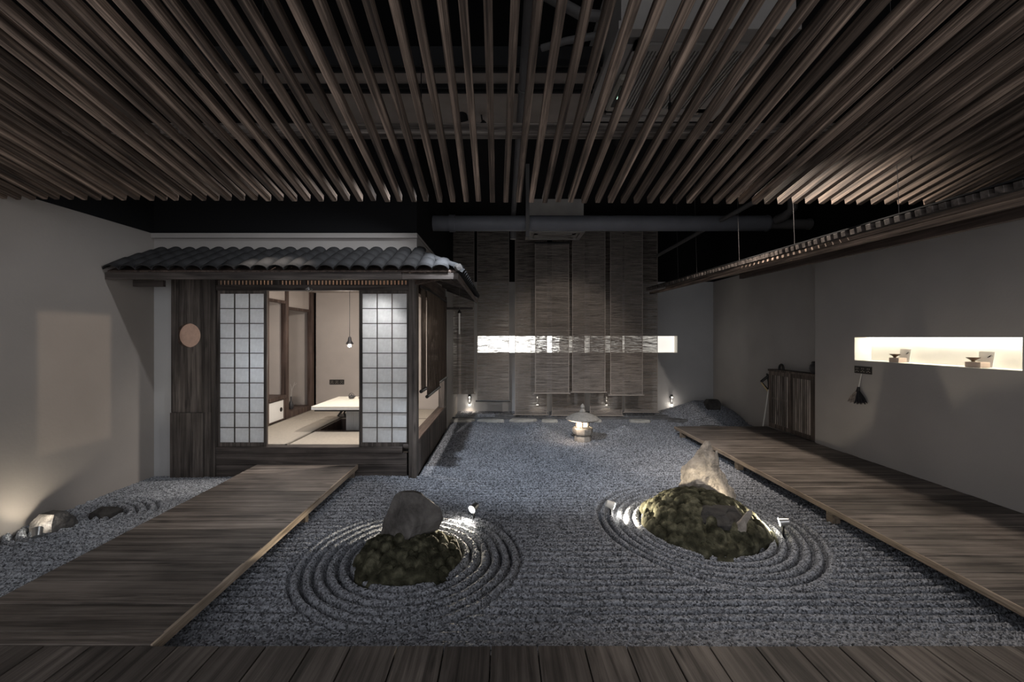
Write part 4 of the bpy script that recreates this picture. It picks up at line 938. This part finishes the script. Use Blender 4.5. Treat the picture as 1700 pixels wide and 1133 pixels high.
t = thing('umbrella', (4.27, 7.16, .14), 'furled umbrella with a pale shaft leaning against the end of the cabinet', 'umbrella')
MB().tube([(4.25, 7.14, .0), (4.36, 7.13, .75)], .011, 10).build('shaft', M['paperstrip'], t, True)
MB().tube([(4.355, 7.13, .74), (4.365, 7.13, .86), (4.34, 7.15, 1.0)], [.012, .02, .012], 10).build('furled_canopy', M['dark'], t, True)
t = thing('framed_clapper', (4.35, 7.2, .98), 'black and gold angular object hung from the cabinet end above the umbrella', 'ornament')
MB().tube([(4.40, 7.13, 1.00), (4.25, 7.16, .86)], .022, 8).build('black_bar', M['dark'], t)
MB().tube([(4.25, 7.155, .85), (4.36, 7.14, .70)], .012, 8).build('gold_bar', M['gold'], t)
MB().tube([(4.28, 7.175, .84), (4.39, 7.16, .70)], .014, 8).build('dark_bar', M['dark'], t)
kn = MB().cyl((4.51, 6.98, 1.16), (4.44, 6.98, 1.16), .014, n=12).build('wall_hook', M['steel'], loc=(4.5, 6.98, 1.16), smooth=True); tag(kn, 'tiny pale knob on the wall above the far end of the cabinet', 'hook')
# sockets and duster
sockets('wall_socket', 'black triple socket plate on the right wall below the niche', (RX, 5.195, 1.205), 3, (0, 1, 0), (0, 0, 1), (-1, 0, 0), .082, .088)
t = thing('feather_duster', (RX-.04, 5.2, 1.15), 'dark and grey bristle duster hanging by a pale loop under the socket plate', 'duster')
MB().tube([(RX-.014, 5.205, 1.16), (RX-.03, 5.212, 1.06), (RX-.04, 5.215, .99)], .006, 8).build('loop', M['paperstrip'], t, True)
MB().tube([(RX-.04, 5.215, 1.0), (RX-.05, 5.215, .94)], [.014, .022], 10).build('binding', M['dark'], t, True)
for nm, mt, s0, s1 in (('pale_bristles', 'bristle', 0.0, .11), ('dark_bristles', 'bristle_dark', -.11, .02)):
    b_ = MB(); r_ = random.Random(3)
    for k in range(70):
        u = r_.uniform(s0, s1); a = r_.uniform(-.045, .04)
        b_.tube([(RX-.05+a*.2, 5.215+u*.15, .955), (RX-.055+a*.6, 5.215+u*.7, .88), (RX-.055+a, 5.215+u*1.05, .80+r_.uniform(-.01, .03)+abs(u)*.15)], [.004, .008, .003], 4)
    b_.build(nm, M[mt], t)['kind'] = 'stuff'
# niche display: block, bowl, card twice
for k, (yy, w, lb) in enumerate(((4.83, .062, 'far'), (4.02, .068, 'near'))):
    zz = NZ0+.0045
    bl = MB().box(RX+.035, RX+.125, yy-w, yy+w, zz, zz+.05, .002).build('display_block', M['kraft'], loc=(RX+.08, yy, zz)); tag(bl, 'small pale block at the %s end of the lit right wall niche' % lb, 'block')
    t = thing('tea_bowl', (RX+.075, yy+.035, zz+.05), 'shallow brown flared bowl on the %s block in the niche' % lb, 'bowl')
    MB().lathe((RX+.075, yy+.03, zz+.051), [(.012, 0), (.013, .008), (.02, .014), (.046, .034), (.050, .040), (.045, .038), (.018, .018), (0, .016)], 26).build('bowl_body', M['bowl'], t, True)
    t = thing('display_card', (RX+.14, yy-.02, zz), 'white card with a small ink drawing leaning behind the %s bowl' % lb, 'card')
    y_a, y_b = yy-.075, yy+.055
    mb = MB(); mb.poly([(RX+.135, y_a, zz+.002), (RX+.135, y_b, zz+.002), (RX+.16, y_b, zz+.145), (RX+.16, y_a, zz+.145)], (.003, 0, 0)); mb.build('card', M['white'], t)
    ik = MB()
    def cp(u, v): return (RX+.1335+.025*v+.0003, y_b+(y_a-y_b)*u, zz+.002+.143*v)
    ik.tube([cp(.60, .62), cp(.72, .70), cp(.82, .80)], [.002, .005, .001], 6); ik.tube([cp(.78, .66), cp(.74, .72), cp(.68, .66)], [.001, .003, .001], 6); ik.tube([cp(.86, .70), cp(.88, .76)], .0012, 5)
    ik.build('ink_drawing', M['ink'], t)
